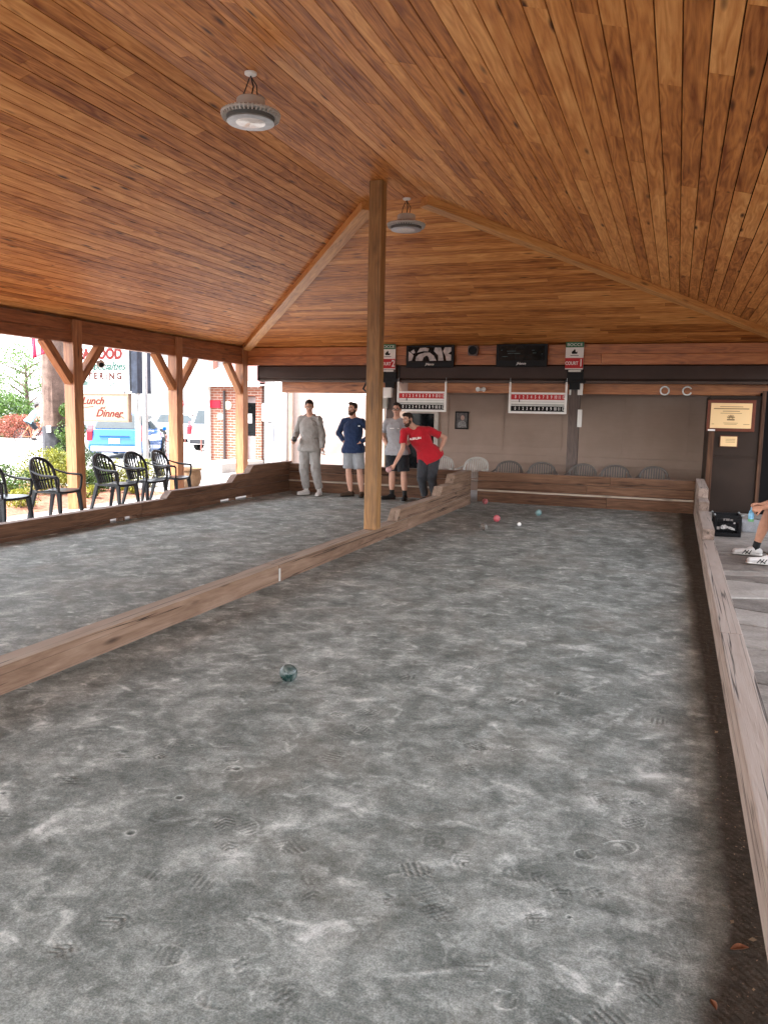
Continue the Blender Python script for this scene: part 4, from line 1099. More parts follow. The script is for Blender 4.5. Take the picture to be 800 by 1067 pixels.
def person(label, J, top=None, bottom=None, shoe=None, sock=None, hair='short', beard=False, hem=.046, skin=SKIN, glasses=False, cap=None, cat='person', group=None, voxel=.008, hands=True, curl=(.5, .5), pn=((0, -1, 0), (0, -1, 0)), width=1., baggy=0., hood=False, rz=0):
    base = Vector(((J['anL'][0]+J['anR'][0])/2, (J['anL'][1]+J['anR'][1])/2, J.get('z', 0)))
    T = thing('person', label, cat, base, 0, group)
    J = {k: (Vector(v)-base if isinstance(v, (tuple, list, Vector)) and k not in ('face', 'up', 'hdir', 'th') else v) for k, v in J.items()}
    shL, shR, hpL, hpR = J['shL'], J['shR'], J['hpL'], J['hpR']
    ssd = (shR-shL).normalized(); psd = (hpR-hpL).normalized(); pel = (hpL+hpR)/2; shm = (shL+shR)/2
    sp = (shm-pel); sd = (ssd+psd).normalized(); fr = sp.cross(sd).normalized()
    if fr.dot(Vector(J['face'])) < 0: fr = -fr
    face = Vector(J['face']).normalized(); up = Vector(J.get('up', (0, 0, 1))); up = (up-face*up.dot(face)).normalized(); rt = face.cross(up)
    hd = J['head']
    # ---- body
    m = MB()
    def torso(m, e, lo=-.10, hi=1.0, dep=1., hem=0.):
        R = [(-.14, .176, .116), (-.02, .172, .115), (.18, .150, .100), (.34, .142, .098), (.55, .165, .112), (.78, .172, .112), (.92, .148, .085), (1.02, .085, .060)]
        rs = []
        for (t_, a, b_) in R:
            if t_ < lo or t_ > hi+.05: continue
            x_ = hem*max(0, min(1, (.36-t_)/.3)); rs.append((pel+sp*t_+fr*(.010*math.sin(t_*3)), a*width+e+x_, (b_+e+x_)*dep))
        rings(m, rs, sd)
    torso(m, 0)
    limb(m, shL, shR, .055, .055, side=sp)
    nb = shm+sp.normalized()*.05; limb(m, nb, hd-up*.06-face*.01, .060, .054)
    for q_ in (shL, shR): limb(m, q_+(shm-q_)*.25, nb+up*.03, .048, .044)
    for s_ in 'LR':
        a, b_, c = J['sh'+s_], J['el'+s_], J['wr'+s_]
        limb(m, a, b_, .050, .040, mid=.004); limb(m, b_, c, .041, .027, mid=.006)
        if hands:
            i = 0 if s_ == 'L' else 1
            hdv = J.get('hd'+s_); hdv = (Vector(hdv)-Vector((0, 0, 0)) if hdv is not None else (c-b_)) if not isinstance(hdv, Vector) else hdv
            hand(m, c, J['hdir'][i] if 'hdir' in J else hdv, pn[i], J.get('th', (1, -1))[i], curl[i])
        a, b_, c = J['hp'+s_], J['kn'+s_], J['an'+s_]
        limb(m, a, b_, .085, .055, mid=.006); limb(m, b_, c, .055, .036, mid=.014)
        toe = J['to'+s_]; limb(m, c+Vector((0, 0, -.03)), toe, .036, .028, flat=.8)
    # head
    def E(c, a, b_, c_, n=20):
        q = MB(); q.ball((0, 0, 0), 1, n); mt = Matrix((rt*a, face*b_, up*c_)).transposed(); q.v = [mt @ v+c for v in q.v]; m.add(q.v, q.f)
    E(hd+up*.022-face*.012, .076, .096, .092); E(hd-up*.018+face*.018, .064, .075, .088); E(hd-up*.072+face*.045, .040, .042, .040)
    E(hd+face*.082-up*.008, .016, .020, .030, 10); E(hd+face*.100-up*.024, .017, .017, .014, 10)          # nose
    E(hd+face*.074+up*.026, .050, .018, .012, 10)                                                        # brow
    E(hd+face*.078-up*.052, .026, .016, .012, 10)                                                        # lips
    for s_ in (-1, 1):
        E(hd+rt*.078*s_-face*.006-up*.004, .012, .022, .034, 10); E(hd+rt*.042*s_+face*.062-up*.022, .022, .020, .020, 10)
    body = fuse(m, 'body', skin, T, voxel, 2)
    for s_ in (-1, 1):
        q = MB(); q.ball(hd+rt*.031*s_+face*.083+up*.008, .0125, 12); q.build('eye', EYEW, body, smooth=True)
        q = MB(); q.ball(hd+rt*.031*s_+face*.0915+up*.008, .0062, 8); q.build('pupil', BLACKI, body, smooth=True)
        q = MB(); q.tube([hd+rt*.014*s_+face*.094+up*.028, hd+rt*.032*s_+face*.093+up*.035, hd+rt*.05*s_+face*.078+up*.029], .0045, 6); q.build('eyebrow', HAIRD, body, smooth=True)
    q = MB(); q.tube([hd+rt*-.024+face*.087-up*.053, hd+face*.097-up*.052, hd+rt*.024+face*.087-up*.053], .0052, 6); q.build('mouth', LIP, body, smooth=True)
    # ---- hair
    m = MB()
    if hair:
        E(hd+up*.044-face*.026, .083, .094, .086); E(hd+up*.105+face*.028, .060, .050, .030); E(hd+up*.0-face*.062, .062, .045, .066)
        for s_ in (-1, 1): E(hd+rt*.070*s_+up*.03-face*.002, .014, .034, .045, 12)
        fuse(m, 'hair', HAIRD, T, .007, 1, .012, _tex2)
    if beard:
        m = MB(); E(hd-up*.082+face*.050, .052, .046, .042); E(hd-up*.060+face*.030, .062, .052, .034)
        E(hd-up*.040+face*.092, .032, .014, .009, 10)
        for s_ in (-1, 1): E(hd+rt*.062*s_-up*.035+face*.015, .013, .030, .045, 12)
        fuse(m, 'beard', BEARD, T, .006, 1, .006, _tex2)
    if glasses:
        m = MB()
        for s_ in (-1, 1):
            c = hd+rt*.033*s_+face*.106+up*.006
            m.tube([c+rt*.024*math.cos(a)+up*.018*math.sin(a) for a in [2*math.pi*i/14 for i in range(14)]], .0028, 6, closed=True)
            m.tube([c+rt*.024*s_, hd+rt*.078*s_+face*.06+up*.014, hd+rt*.080*s_-face*.01+up*.012], .0025, 6)
        m.tube([hd-rt*.010+face*.108+up*.008, hd+rt*.010+face*.108+up*.008], .0028, 6)
        m.build('glasses', BLACKP, T, smooth=True)
    if cap:
        m = MB(); E(hd+up*.050-face*.014, .086, .102, .084); fuse(m, 'cap', cap, T, .008, 1)
    # ---- clothes
    if top:
        mt, kind = top; m = MB(); e = .016+baggy
        torso(m, e, -.15, 1.0, hem=hem)
        limb(m, shL, shR, .064+baggy*.5, .064+baggy*.5, side=sp)
        limb(m, shm-sp.normalized()*.015, nb+up*.0, .080, .068, round1=False)
        for q_ in (shL, shR): limb(m, q_+(shm-q_)*.12, nb-up*.005, .064+baggy*.5, .056)
        for s_ in 'LR':
            a, b_, c = J['sh'+s_], J['el'+s_], J['wr'+s_]
            if kind == 'long': limb(m, a, b_, .062+baggy, .053+baggy); limb(m, b_, c, .053+baggy, .038+baggy*.8, round1=False)
            else: limb(m, a, a+(b_-a)*.68, .064+baggy, .066+baggy, round1=False)
        if hood: limb(m, nb-face*.07+ssd*-.07, nb-face*.07+ssd*.07, .045, .045); limb(m, nb-face*.06+ssd*-.09, nb+face*.05-ssd*.03-sp.normalized()*.01, .034, .024); limb(m, nb-face*.06+ssd*.09, nb+face*.05+ssd*.03-sp.normalized()*.01, .034, .024)
        fuse(m, 'hoodie' if hood else 'shirt', mt, T, voxel+.001, 2, .022+baggy*.4)
    if bottom:
        mt, kind = bottom; m = MB(); e = .014+baggy
        torso(m, e*.8, -.15, .22)
        limb(m, hpL-sp.normalized()*.0, hpR, .092+e, .092+e, flat=1)
        for s_ in 'LR':
            a, b_, c = J['hp'+s_], J['kn'+s_], J['an'+s_]
            if kind == 'long': limb(m, a, b_, .094+e, .066+e); limb(m, b_, c+(b_-c)*.10, .066+e, .046+e*.9, round1=False)
            else: limb(m, a, a+(b_-a)*.88, .098+e, .092+e, round1=False)
        fuse(m, 'trousers' if kind == 'long' else 'shorts', mt, T, voxel+.001, 2, .024+baggy*.4)
    for s_ in 'LR':
        c, toe, kn = J['an'+s_], J['to'+s_], J['kn'+s_]; d = (toe-c); d.z = 0; d.normalize(); gz = toe.z-.03
        if sock:
            m = MB(); limb(m, c+(kn-c)*sock[1], c+Vector((0, 0, -.02)), .047 if sock[1] > .15 else .042, .042); fuse(m, 'sock', sock[0], T, voxel, 1)
        if shoe:
            m = MB(); h0 = Vector((c.x, c.y, gz+.048))-d*.035; t0 = Vector((toe.x, toe.y, gz+.036))+d*.02
            sdv = d.cross(Vector((0, 0, 1)))
            limb(m, h0, t0, .045, .038, flat=.95, side=sdv); limb(m, h0+d*.03+Vector((0, 0, .03)), h0+d*.09+Vector((0, 0, .01)), .042, .040)
            so = fuse(m, 'shoe', shoe[0], T, voxel, 2)
            m = MB(); limb(m, h0+Vector((0, 0, -.035)), t0+Vector((0, 0, -.023)), .050, .046, flat=.28, side=sdv); fuse(m, 'sole', shoe[1], so, .007, 1)
    return T, J, base
def cloth(name, c, var=.12): 
    m, n, b = newmat(name); tc = N(n, 'ShaderNodeTexCoord').outputs['Object']
    f = noisen(n, tc, 9, 5, .6); f2 = noisen(n, tc, 300, 2, .5)
    L(n, ramp(n, f, [(.25, [v*(1-var) for v in c]), (.75, [min(1, v*(1+var)) for v in c])]), b.inputs['Base Color']); b.inputs['Roughness'].default_value = .9
    b.inputs['Sheen Weight'].default_value = .2; b.inputs['Specular IOR Level'].default_value = .2
    bumpn(n, b, f2, .15, .002); return m
HOODIE = cloth('grey_sweat', (.27, .25, .235)); NAVY = cloth('navy_jersey', (.014, .028, .075)); GSHORT = cloth('grey_shorts', (.26, .265, .28)); GTEE = cloth('grey_tee', (.30, .295, .31))
BSHORT = cloth('black_shorts', (.012, .013, .016)); RTEE = cloth('red_tee', (.42, .012, .022)); CHAR = cloth('charcoal_trousers', (.035, .036, .042)); WSHOE = plain('white_shoe', (.60, .57, .55), .6); WSOLE = plain('white_sole', (.7, .68, .64), .6)
BSHOE = plain('black_shoe', (.02, .02, .02), .6); BRSHOE = plain('brown_shoe', (.07, .045, .03), .6); BSOCK = cloth('black_sock', (.015, .015, .015)); WSOCK = cloth('white_sock', (.6, .58, .55))
GRP = 'men playing at the far end of the left court'
Y = 13.85
J1 = dict(head=(-6.62, Y-.02, 1.705), face=(.35, -.80, -.28), shL=(-6.80, Y+.01, 1.46), shR=(-6.44, Y+.02, 1.46), elL=(-6.93, Y+.06, 1.19), elR=(-6.37, Y+.05, 1.16), wrL=(-6.86, Y-.17, 1.06), wrR=(-6.33, Y-.03, .92),
          hpL=(-6.72, Y+.03, .94), hpR=(-6.52, Y+.03, .94), knL=(-6.73, Y-.01, .50), knR=(-6.48, Y-.01, .50), anL=(-6.70, Y+.05, .095), anR=(-6.42, Y+.05, .095), toL=(-6.77, Y-.11, .035), toR=(-6.39, Y-.12, .035), hdir=((.10, -.5, -.35), (.05, -.15, -1)))
P1, _, _ = person('tall man in pale grey hoodie and sweatpants holding a dark ball', J1, (HOODIE, 'long'), (HOODIE, 'long'), (WSHOE, WSOLE), (WSOCK, .18), group=GRP, baggy=.013, hood=True, curl=(.75, .6), pn=((.5, -.2, .9), (.9, 0, 0)))
def held(name, p, r, mat, lab):
    m = MB(); m.ball((0, 0, 0), r, 20); o = m.build(name, mat, origin=(0, 0, 0), smooth=True, sharp=180); o.location = p; return tag(o, lab, 'bocce ball')
held('bocce_ball', (-6.805, Y-.285, 1.085), .052, ballmat('ball_black', (.02, .02, .022), .5), 'dark ball held at waist height by the man in the grey hoodie')
held('target_ball', (-6.30, Y-.075, .845), .026, WHITEI, 'small white ball in the lowered hand of the man in the grey hoodie')
Y = 14.0
J2 = dict(head=(-5.79, Y-.02, 1.675), face=(-.22, -.95, -.05), shL=(-5.96, Y, 1.44), shR=(-5.60, Y, 1.44), elL=(-6.12, Y+.10, 1.21), elR=(-5.42, Y+.12, 1.21), wrL=(-5.94, Y-.05, 1.06), wrR=(-5.60, Y-.06, 1.05),
          hpL=(-5.86, Y+.02, .93), hpR=(-5.68, Y+.02, .93), knL=(-5.86, Y, .49), knR=(-5.63, Y, .49), anL=(-5.83, Y+.05, .09), anR=(-5.60, Y+.05, .09), toL=(-5.93, Y-.09, .035), toR=(-5.56, Y-.11, .035), hdir=((.9, -.25, -.3), (-.9, -.25, -.3)))
P2, _, _ = person('bearded man in navy long sleeved shirt and grey shorts, hands on hips', J2, (NAVY, 'long'), (GSHORT, 'short'), (BRSHOE, BSHOE), None, group=GRP, beard=True, curl=(.35, .35), pn=((0, .5, -.9), (0, .5, -.9)), th=None) if False else person('bearded man in navy long sleeved shirt and grey shorts, hands on hips', J2, (NAVY, 'long'), (GSHORT, 'short'), (BRSHOE, BSHOE), None, group=GRP, beard=True, curl=(.35, .35), pn=((0, .3, -.9), (0, .3, -.9)), baggy=.004)
m = MB(); m.box(-.02, .02, -.002, .0, -.012, .012); o = m.build('chest_logo', plain('logo_pale', (.4, .45, .5), .5), P2); o.location = (.105, -.163, 1.36)
Y = 13.9
J4 = dict(head=(-4.865, Y-.02, 1.68), face=(.10, -.95, -.05), shL=(-5.05, Y, 1.445), shR=(-4.68, Y, 1.445), elL=(-5.19, Y+.12, 1.20), elR=(-4.55, Y+.14, 1.20), wrL=(-5.03, Y-.01, 1.00), wrR=(-4.70, Y-.01, 1.00),
          hpL=(-4.94, Y+.02, .93), hpR=(-4.76, Y+.02, .93), knL=(-4.94, Y, .49), knR=(-4.71, Y, .49), anL=(-4.95, Y+.05, .09), anR=(-4.69, Y+.04, .09), toL=(-5.06, Y-.10, .035), toR=(-4.66, Y-.13, .035), hdir=((.75, -.1, -.7), (-.75, -.1, -.7)))
P4, _, _ = person('man with glasses in grey t-shirt, black shorts and black socks', J4, (GTEE, 'short'), (BSHORT, 'short'), (BSHOE, BSHOE), (BSOCK, .42), group=GRP, glasses=True, curl=(.3, .3), pn=((0, .3, -.9), (0, .3, -.9)), baggy=.008)
m = MB()
for i in range(9): m.box(-.085+i*.02, -.070+i*.02, -.002, 0, -.008, .008)
o = m.build('chest_print', WHITEI, P4); o.location = (-.045, -.175, 1.335)
Y = 13.75
J3 = dict(head=(-4.53, Y-.22, 1.50), face=(-.45, -.85, -.25), up=(-.28, -.15, 1), shL=(-4.62, Y-.16, 1.285), shR=(-4.19, Y-.06, 1.325), elL=(-4.60, Y-.26, .97), elR=(-3.93, Y+.14, 1.19), wrL=(-4.69, Y-.42, .71), wrR=(-4.00, Y+.08, .95),
          hpL=(-4.31, Y+.10, .86), hpR=(-4.11, Y+.12, .86), knL=(-4.29, Y-.08, .46), knR=(-4.12, Y-.02, .47), anL=(-4.25, Y+.05, .09), anR=(-4.08, Y+.10, .09), toL=(-4.31, Y-.11, .035), toR=(-4.08, Y-.07, .035), hdir=((-.22, -.35, -.8), (-.5, .1, -.4)))
P3, _, _ = person('bearded man in red t-shirt leaning forward to bowl a ball', J3, (RTEE, 'short'), (CHAR, 'long'), (BSHOE, BSHOE), None, group=GRP, beard=True, hem=.062, curl=(.7, .5), pn=((-.3, -.8, .3), (0, .3, -.8)), baggy=.006)
held('bocce_ball', (-4.755, Y-.545, .615), .053, ballmat('ball_rose', (.50, .26, .25), .4), 'pinkish ball in the lowered hand of the man in the red shirt')
t0 = P3.location
tm = text_mesh('chest_print', 'A.BRUIN', .062, WHITEI, P3, (-4.36-t0.x, Y-.285-t0.y, 1.17), (math.radians(72), math.radians(0), math.radians(12)), bold=.001, sx=.9)
tm.rotation_euler = (math.radians(68), math.radians(-8), math.radians(12))
# ---- seated man on the right, mostly outside the picture
SY = 9.75
JS = dict(z=.05, head=(1.56, SY+.05, 1.28), face=(-.95, -.1, -.25), shL=(1.54, SY+.24, 1.03), shR=(1.52, SY-.18, 1.03), elL=(1.25, SY+.22, .76), elR=(1.21, SY-.16, .74), wrL=(.955, SY+.10, .66), wrR=(.955, SY-.04, .64),
          hpL=(1.66, SY+.14, .56), hpR=(1.66, SY-.08, .56), knL=(1.06, SY+.16, .63), knR=(1.14, SY-.10, .61), anL=(.93, SY+.20, .15), anR=(1.03, SY-.40, .15), toL=(.745, SY+.20, .088), toR=(.85, SY-.40, .088), hdir=((-.95, -.1, -.1), (-.9, .3, -.25)), th=(-1, 1))
PS, _, _ = person('seated man at the right edge in white striped trainers, holding a small bottle', JS, (cloth('tan_tee', (.3, .3, .32)), 'short'), (cloth('dark_shorts', (.03, .03, .035)), 'short'), (WSHOE, WSOLE), (BSOCK, .14), skin=SKIN2, curl=(.7, .85), pn=((0, -.6, -.6), (0, .6, -.5)), voxel=.007)
m = MB()
for (x, y) in ((.745, SY+.20), (.85, SY-.40)):
    for k in range(3):
        m.beam((x+.045+k*.035, y-.0475, .075), (x+.085+k*.030, y-.043, .122), .008, .005, up=(0, 1, 0))
    m.beam((x+.13, y-.0475, .075), (x+.07, y-.044, .115), .008, .005, up=(0, 1, 0))
m.v = [p-Vector(PS.location) for p in m.v]; m.build('shoe_stripe', BLACKI, PS)
t = thing('bottle', 'small blue and green drink bottle hanging in the seated man\'s hand', 'bottle', (.845, SY+.02, .47))
m = MB(); m.lathe([(.0, 0), (.026, 0), (.03, .012), (.031, .09), (.024, .115), (.012, .135), (.012, .16), (.0, .162)], 18); m.build('bottle_body', plain('bottle_blue', (.20, .42, .62), .2, var=.3, scale=12), t, smooth=True)
m = MB(); m.lathe([(.0315, .0), (.032, .004), (.032, .028), (.0315, .03)], 18); m.build('bottle_label', plain('bottle_green', (.12, .30, .14), .4), t, smooth=True)
t = thing('bench', 'plain timber bench under the seated man at the right edge', 'bench', (1.72, SY+.05, .05))
m = MB(); m.box(-.22, .24, -.9, .9, .36, .41, 'y'); m.build('seat', OLDW, t, bevel=.006)
for s_ in (-1, 1): m = MB(); m.box(-.18, .2, s_*.7-.05, s_*.7+.05, 0, .359, 'z'); m.build('leg', OLDW, t, bevel=.006)
# ================================================================= outdoors, left
def leaves(m, c, R, n, s, rg, shell=.35, squash=1., aspect=.45, upb=0.):
    """n leaf faces spread through an ellipsoid, thicker towards its surface, in clumps"""
    c = Vector(c); R = Vector(R)
    nc = max(5, n//60); cl_ = []
    for i in range(nc):
        d = Vector((rg.gauss(0, 1), rg.gauss(0, 1), rg.gauss(0, 1))).normalized(); r = (shell+(1-shell)*rg.random())**.6
        cl_.append((Vector((d.x*R.x, d.y*R.y, d.z*R.z))*r, rg.uniform(.12, .30), rg.random()))
    for i in range(n):
        p, w_, tone = cl_[rg.randrange(nc)]
        q = p+Vector((rg.gauss(0, 1)*R.x, rg.gauss(0, 1)*R.y, rg.gauss(0, 1)*R.z))*w_
        k = Vector((q.x/R.x, q.y/R.y, q.z/R.z)).length
        if k > 1.12: q *= 1.12/k*rg.uniform(.85, 1)
        a = Vector((rg.gauss(0, 1), rg.gauss(0, 1), rg.gauss(0, 1)+upb)).normalized(); b_ = a.cross(Vector((rg.gauss(0, 1), rg.gauss(0, 1), rg.gauss(0, 1)))).normalized()
        l = s*rg.uniform(.6, 1.3); P = c+q
        m.add([P-a*l*.5, P+b_*l*aspect*.5, P+a*l*.5, P-b_*l*aspect*.5], [(0, 1, 2, 3)], rnd=min(1, max(0, tone*.65+rg.random()*.4)))
def bush(name, label, cat, c, R, n, s, mat, seed, group=None, stem=True, upb=0., aspect=.45):
    rg = random.Random(seed); t = thing(name, label, cat, (c[0], c[1], -.02), 0, group)
    m = MB(); leaves(m, (0, 0, c[2]+.02), R, n, s, rg, upb=upb, aspect=aspect); m.build('foliage', mat, t, fixn=False)
    if stem:
        m = MB()
        for k in range(7):
            a = rg.uniform(0, 6.28); m.tube([(0.02*math.cos(a), .02*math.sin(a), 0), (R[0]*.35*math.cos(a), R[1]*.35*math.sin(a), c[2]*.8), (R[0]*.6*math.cos(a), R[1]*.6*math.sin(a), c[2]+R[2]*.4)], [.012, .008, .004], 5)
        m.build('stem', BARK, t)
    return t
bush('shrub', 'big yellow green shrub behind the first dark armchair', 'shrub', (-10.75, 11.5, .42), (.62, .55, .42), 5200, .055, F_YEL, 1, upb=.6)
bush('shrub', 'bright green shrub at the left edge of the picture', 'shrub', (-10.7, 10.3, .30), (.50, .45, .32), 3600, .05, F_GRN, 2)
bush('shrub', 'small yellow tuft on the mulch left of the first dark armchair', 'shrub', (-9.7, 9.75, .14), (.26, .24, .15), 900, .06, F_YEL, 3, upb=1.2, aspect=.3)
bush('shrub', 'dark green shrub half hidden by the first timber post', 'shrub', (-10.9, 12.7, .36), (.40, .40, .38), 3000, .045, F_DRK, 4)
bush('shrub', 'lime green shrub between the second and third dark armchairs', 'shrub', (-10.55, 13.1, .28), (.34, .32, .30), 2200, .05, F_YEL, 5)
bush('shrub', 'lime green shrub between the third and fourth dark armchairs', 'shrub', (-10.3, 13.8, .27), (.30, .30, .28), 1800, .05, F_YEL, 6)
bush('shrub', 'pale yellow tuft on the mulch seen through the third armchair', 'shrub', (-9.65, 12.35, .15), (.2, .2, .15), 700, .06, F_YEL, 7, upb=1.2, aspect=.3)
bush('shrub', 'pale yellow tuft on the mulch seen through the second armchair', 'shrub', (-9.75, 11.3, .13), (.2, .2, .13), 600, .06, F_YEL, 8, upb=1.2, aspect=.3)
bush('shrub', 'low green shrub right behind the second dark armchair', 'shrub', (-10.3, 12.2, .22), (.3, .28, .23), 1600, .05, F_GRN, 9)
bush('hedge', 'tall green hedge at the left edge across the street', 'hedge', (-31.2, 30.6, .95), (1.6, 1.2, 1.2), 6500, .16, F_GRN, 11)
bush('flowering_shrub', 'reddish orange shrub at the left edge across the street', 'shrub', (-29.3, 28.6+.9, .60), (1.15, .8, .60), 4200, .10, F_RED, 12)
# clipped three tier topiary
t = thing('topiary', 'clipped topiary with stacked balls beside the first timber post', 'topiary', (-12.07, 13.55, -.02)); rg = random.Random(21)
m = MB(); m.tube([(0, 0, 0), (.02, 0, .6), (0, .02, 1.2), (.01, 0, 1.7)], [.035, .03, .025, .012], 7); m.build('trunk', BARK, t)
for z, r in ((.62, .36), (1.13, .30), (1.56, .20)):
    m = MB(); leaves(m, (0, 0, z), (r, r, r*.8), 2400, .04, rg, shell=.7); m.build('foliage', F_GRN, t, fixn=False)
# street tree
def tree(label, x, y, h, rz, cr, n, s, mat, seed, group=None, name='street_tree'):
    rg = random.Random(seed); t = thing(name, label, 'tree', (x, y, -.03), 0, group)
    m = MB(); m.tube([(0, 0, 0), (.05, .03, h*.25), (-.04, .06, h*.5), (.03, 0, h*.8)], [.20, .15, .11, .04], 9)
    for k in range(9):
        a = k*2.4; z0 = h*(.32+.05*k); L_ = cr[0]*rg.uniform(.6, .95)
        m.tube([(0, 0, z0), (L_*.5*math.cos(a), L_*.5*math.sin(a), z0+h*.08), (L_*math.cos(a), L_*math.sin(a), z0+h*.17)], [.07, .04, .012], 6)
    m.build('trunk', BARK, t, smooth=True)
    m = MB(); leaves(m, (0, 0, rz), cr, n, s, rg, shell=.25); m.build('crown', mat, t, fixn=False); return t
tree('loose green street tree seen left of the utility pole', -37.6, 38.5, 5.4, 3.9, (2.5, 2.2, 2.1), 4200, .17, F_TREE, 31)
tree('slim green tree seen between the utility pole and the first timber post', -36.2, 40.5, 6.0, 4.2, (1.3, 1.3, 2.3), 3200, .18, F_TREE, 32)

# utility pole
t = thing('utility_pole', 'rough brown utility pole with dark tarred base beyond the shrubs', 'utility pole', (-12.56, 13.62, -.03))
def bark_tube(z0, z1, r0, r1, seed):
    m = MB(); rg = random.Random(seed); n, k = 40, 44; V = []; F = []
    for i in range(k+1):
        z = z0+(z1-z0)*i/k; r = r0+(r1-r0)*i/k
        for j in range(n):
            a = 2*math.pi*j/n; rr_ = r*(1+.10*noise.noise((math.cos(a)*3.2, math.sin(a)*3.2, z*1.1+seed))+.05*noise.noise((math.cos(a)*9, math.sin(a)*9, z*2.5)))
            V.append((rr_*math.cos(a), rr_*math.sin(a), z))
    for i in range(k):
        for j in range(n): F.append((i*n+j, i*n+(j+1) % n, (i+1)*n+(j+1) % n, (i+1)*n+j))
    F += [tuple(range(n-1, -1, -1)), tuple(range(k*n, (k+1)*n))]
    m.add(V, F); return m
bark_tube(0, 1.22, .245, .242, 1).build('tarred_base', DBARK, t, smooth=True)
bark_tube(1.222, 7.5, .232, .20, 2).build('shaft', BARK, t, smooth=True)
m = MB(); m.box(.02, .14, -.262, -.250, 1.10, 1.24); m.build('tag_plate', WHITE, t)
# slim steel pole
t = thing('lamp_post', 'slim grey steel pole standing in front of the blue car', 'pole', (-11.32, 15.1, -.022))
m = MB(); m.tube([(0, 0, 0), (0, 0, 5.2)], [.055, .045], 14); m.build('shaft', GREYM, t, smooth=True)
m = MB(); m.lathe([(.10, 0), (.10, .02), (.06, .03)], 14); m.build('base_plate', GREYM, t)

# restaurant sign boards
t = thing('restaurant_sign', 'big white board reading SEA FOOD Specialties CATERING above the car', 'sign board', (-13.39, 16.0, -.03))
m = MB(); m.box(-.91, .91, 0, .26, 2.10, 3.95); m.build('board', WHITE, t, bevel=.01)
m = MB(); m.box(-.95, .95, -.012, .27, 2.05, 2.098); m.box(.912, .95, -.012, .27, 2.099, 3.95); m.box(-.95, -.912, -.012, .27, 2.099, 3.95); m.build('frame', GREYM, t)
m = MB(); m.box(.99, 1.16, .02, .55, 2.0, 4.1); m.build('side_cabinet', plain('slate_cabinet', (.025, .03, .045), .5, var=.4, scale=4), t)
RED2 = plain('sign_red', (.10, .008, .006), .6); GRN2 = plain('sign_green', (.015, .06, .045), .6); DRK2 = plain('sign_brown', (.05, .012, .008), .6)
text_mesh('lettering', 'SEA FOOD', .34, RED2, t, (.02, -.005, 2.93), sx=.90, bold=.022)
text_mesh('lettering', 'Specialties', .27, GRN2, t, (.30, -.005, 2.64), sx=.95, shear=.35, bold=.007)
text_mesh('lettering', 'C A T E R I N G', .23, DRK2, t, (.02, -.005, 2.40), sx=.90, bold=.012)
m = MB(); m.prism([(-.45, 2.17), (-.43, 2.30), (-.30, 2.28), (.35, 2.28), (.35, 2.33), (.52, 2.235), (.35, 2.145), (.35, 2.19), (-.30, 2.19)], 'y', -.008, -.0008); m.build('arrow', plain('arrow_grey', (.05, .08, .07), .5), t)
m = MB(); m.prism([(-.27, 2.205), (-.27, 2.265), (.37, 2.265), (.37, 2.29), (.46, 2.235), (.37, 2.185), (.37, 2.205)], 'y', -.010, -.0085); m.build('arrow_fill', WHITEI, t)
t2 = t
for x in (-.70,): m = MB(); m.box(x-.06, x+.06, .08, .20, 0, 2.049, 'z'); m.build('sign_post', GREYM, t)
m = MB(); m.box(1.01, 1.11, .10, .20, 0, 1.999, 'z'); m.build('sign_post', plain('pale_post', (.55, .55, .54), .5), t)
t = thing('menu_sign', 'cream board reading Lunch and Dinner hanging under the big sign', 'sign board', (-13.36, 15.98, 1.27))
m = MB(); m.box(-.86, .86, 0, .10, 0.03, .66); m.build('board', plain('cream_board', (.26, .205, .145), .5, var=.05), t)
m = MB()
for a in ((-.90, .90, 0, .029), (-.90, .90, .661, .69)): m.box(a[0], a[1], -.015, .11, a[2], a[3])
m.box(-.90, -.861, -.015, .11, .0295, .6605); m.box(.861, .90, -.015, .11, .0295, .6605); m.build('frame', plain('sign_frame', (.20, .13, .09), .5), t)
text_mesh('lettering', 'Lunch', .25, RED2, t, (-.18, -.004, .50), shear=.4, bold=.005, sx=1.1)
text_mesh('lettering', 'and', .10, RED2, t, (.12, -.004, .34), shear=.4)
text_mesh('lettering', 'Dinner', .25, RED2, t, (.30, -.004, .20), shear=.4, bold=.005, sx=1.1)
m = MB(); m.tube([(-.75, -.004, .28), (-.6, -.004, .20), (-.7, -.004, .14), (-.5, -.004, .12)], .008, 5); m.tube([(.55, -.004, .10), (.68, -.004, .14), (.76, -.004, .09)], .008, 5); m.tube([(-.6, -.004, .36), (-.4, -.004, .34), (-.15, -.004, .37)], .007, 5); m.build('flourish', RED2, t)
m = MB(); m.box(-.75, -.72, .02, .06, .69, .775); m.box(.72, .75, .02, .06, .69, .775); m.build('hanger', GREYM, t)
t = thing('meter_cabinet', 'small white open frame cabinet beside the cream menu board', 'cabinet', (-12.18, 16.1, -.03))
m = MB(); m.box(-.14, .14, 0, .15, 1.48, 1.86); m.build('cabinet', WHITE, t, bevel=.01)
m = MB(); m.box(-.02, .02, .05, .09, 0, 1.479, 'z'); m.build('stand', GREYM, t)
m = MB(); m.box(-.15, .15, -.012, 0.0, 1.86, 1.885); m.box(-.15, .15, -.012, .0, 1.455, 1.479); m.box(.125, .15, -.012, -.0005, 1.48, 1.859); m.build('frame', plain('grey_edge', (.3, .3, .32), .5), t)

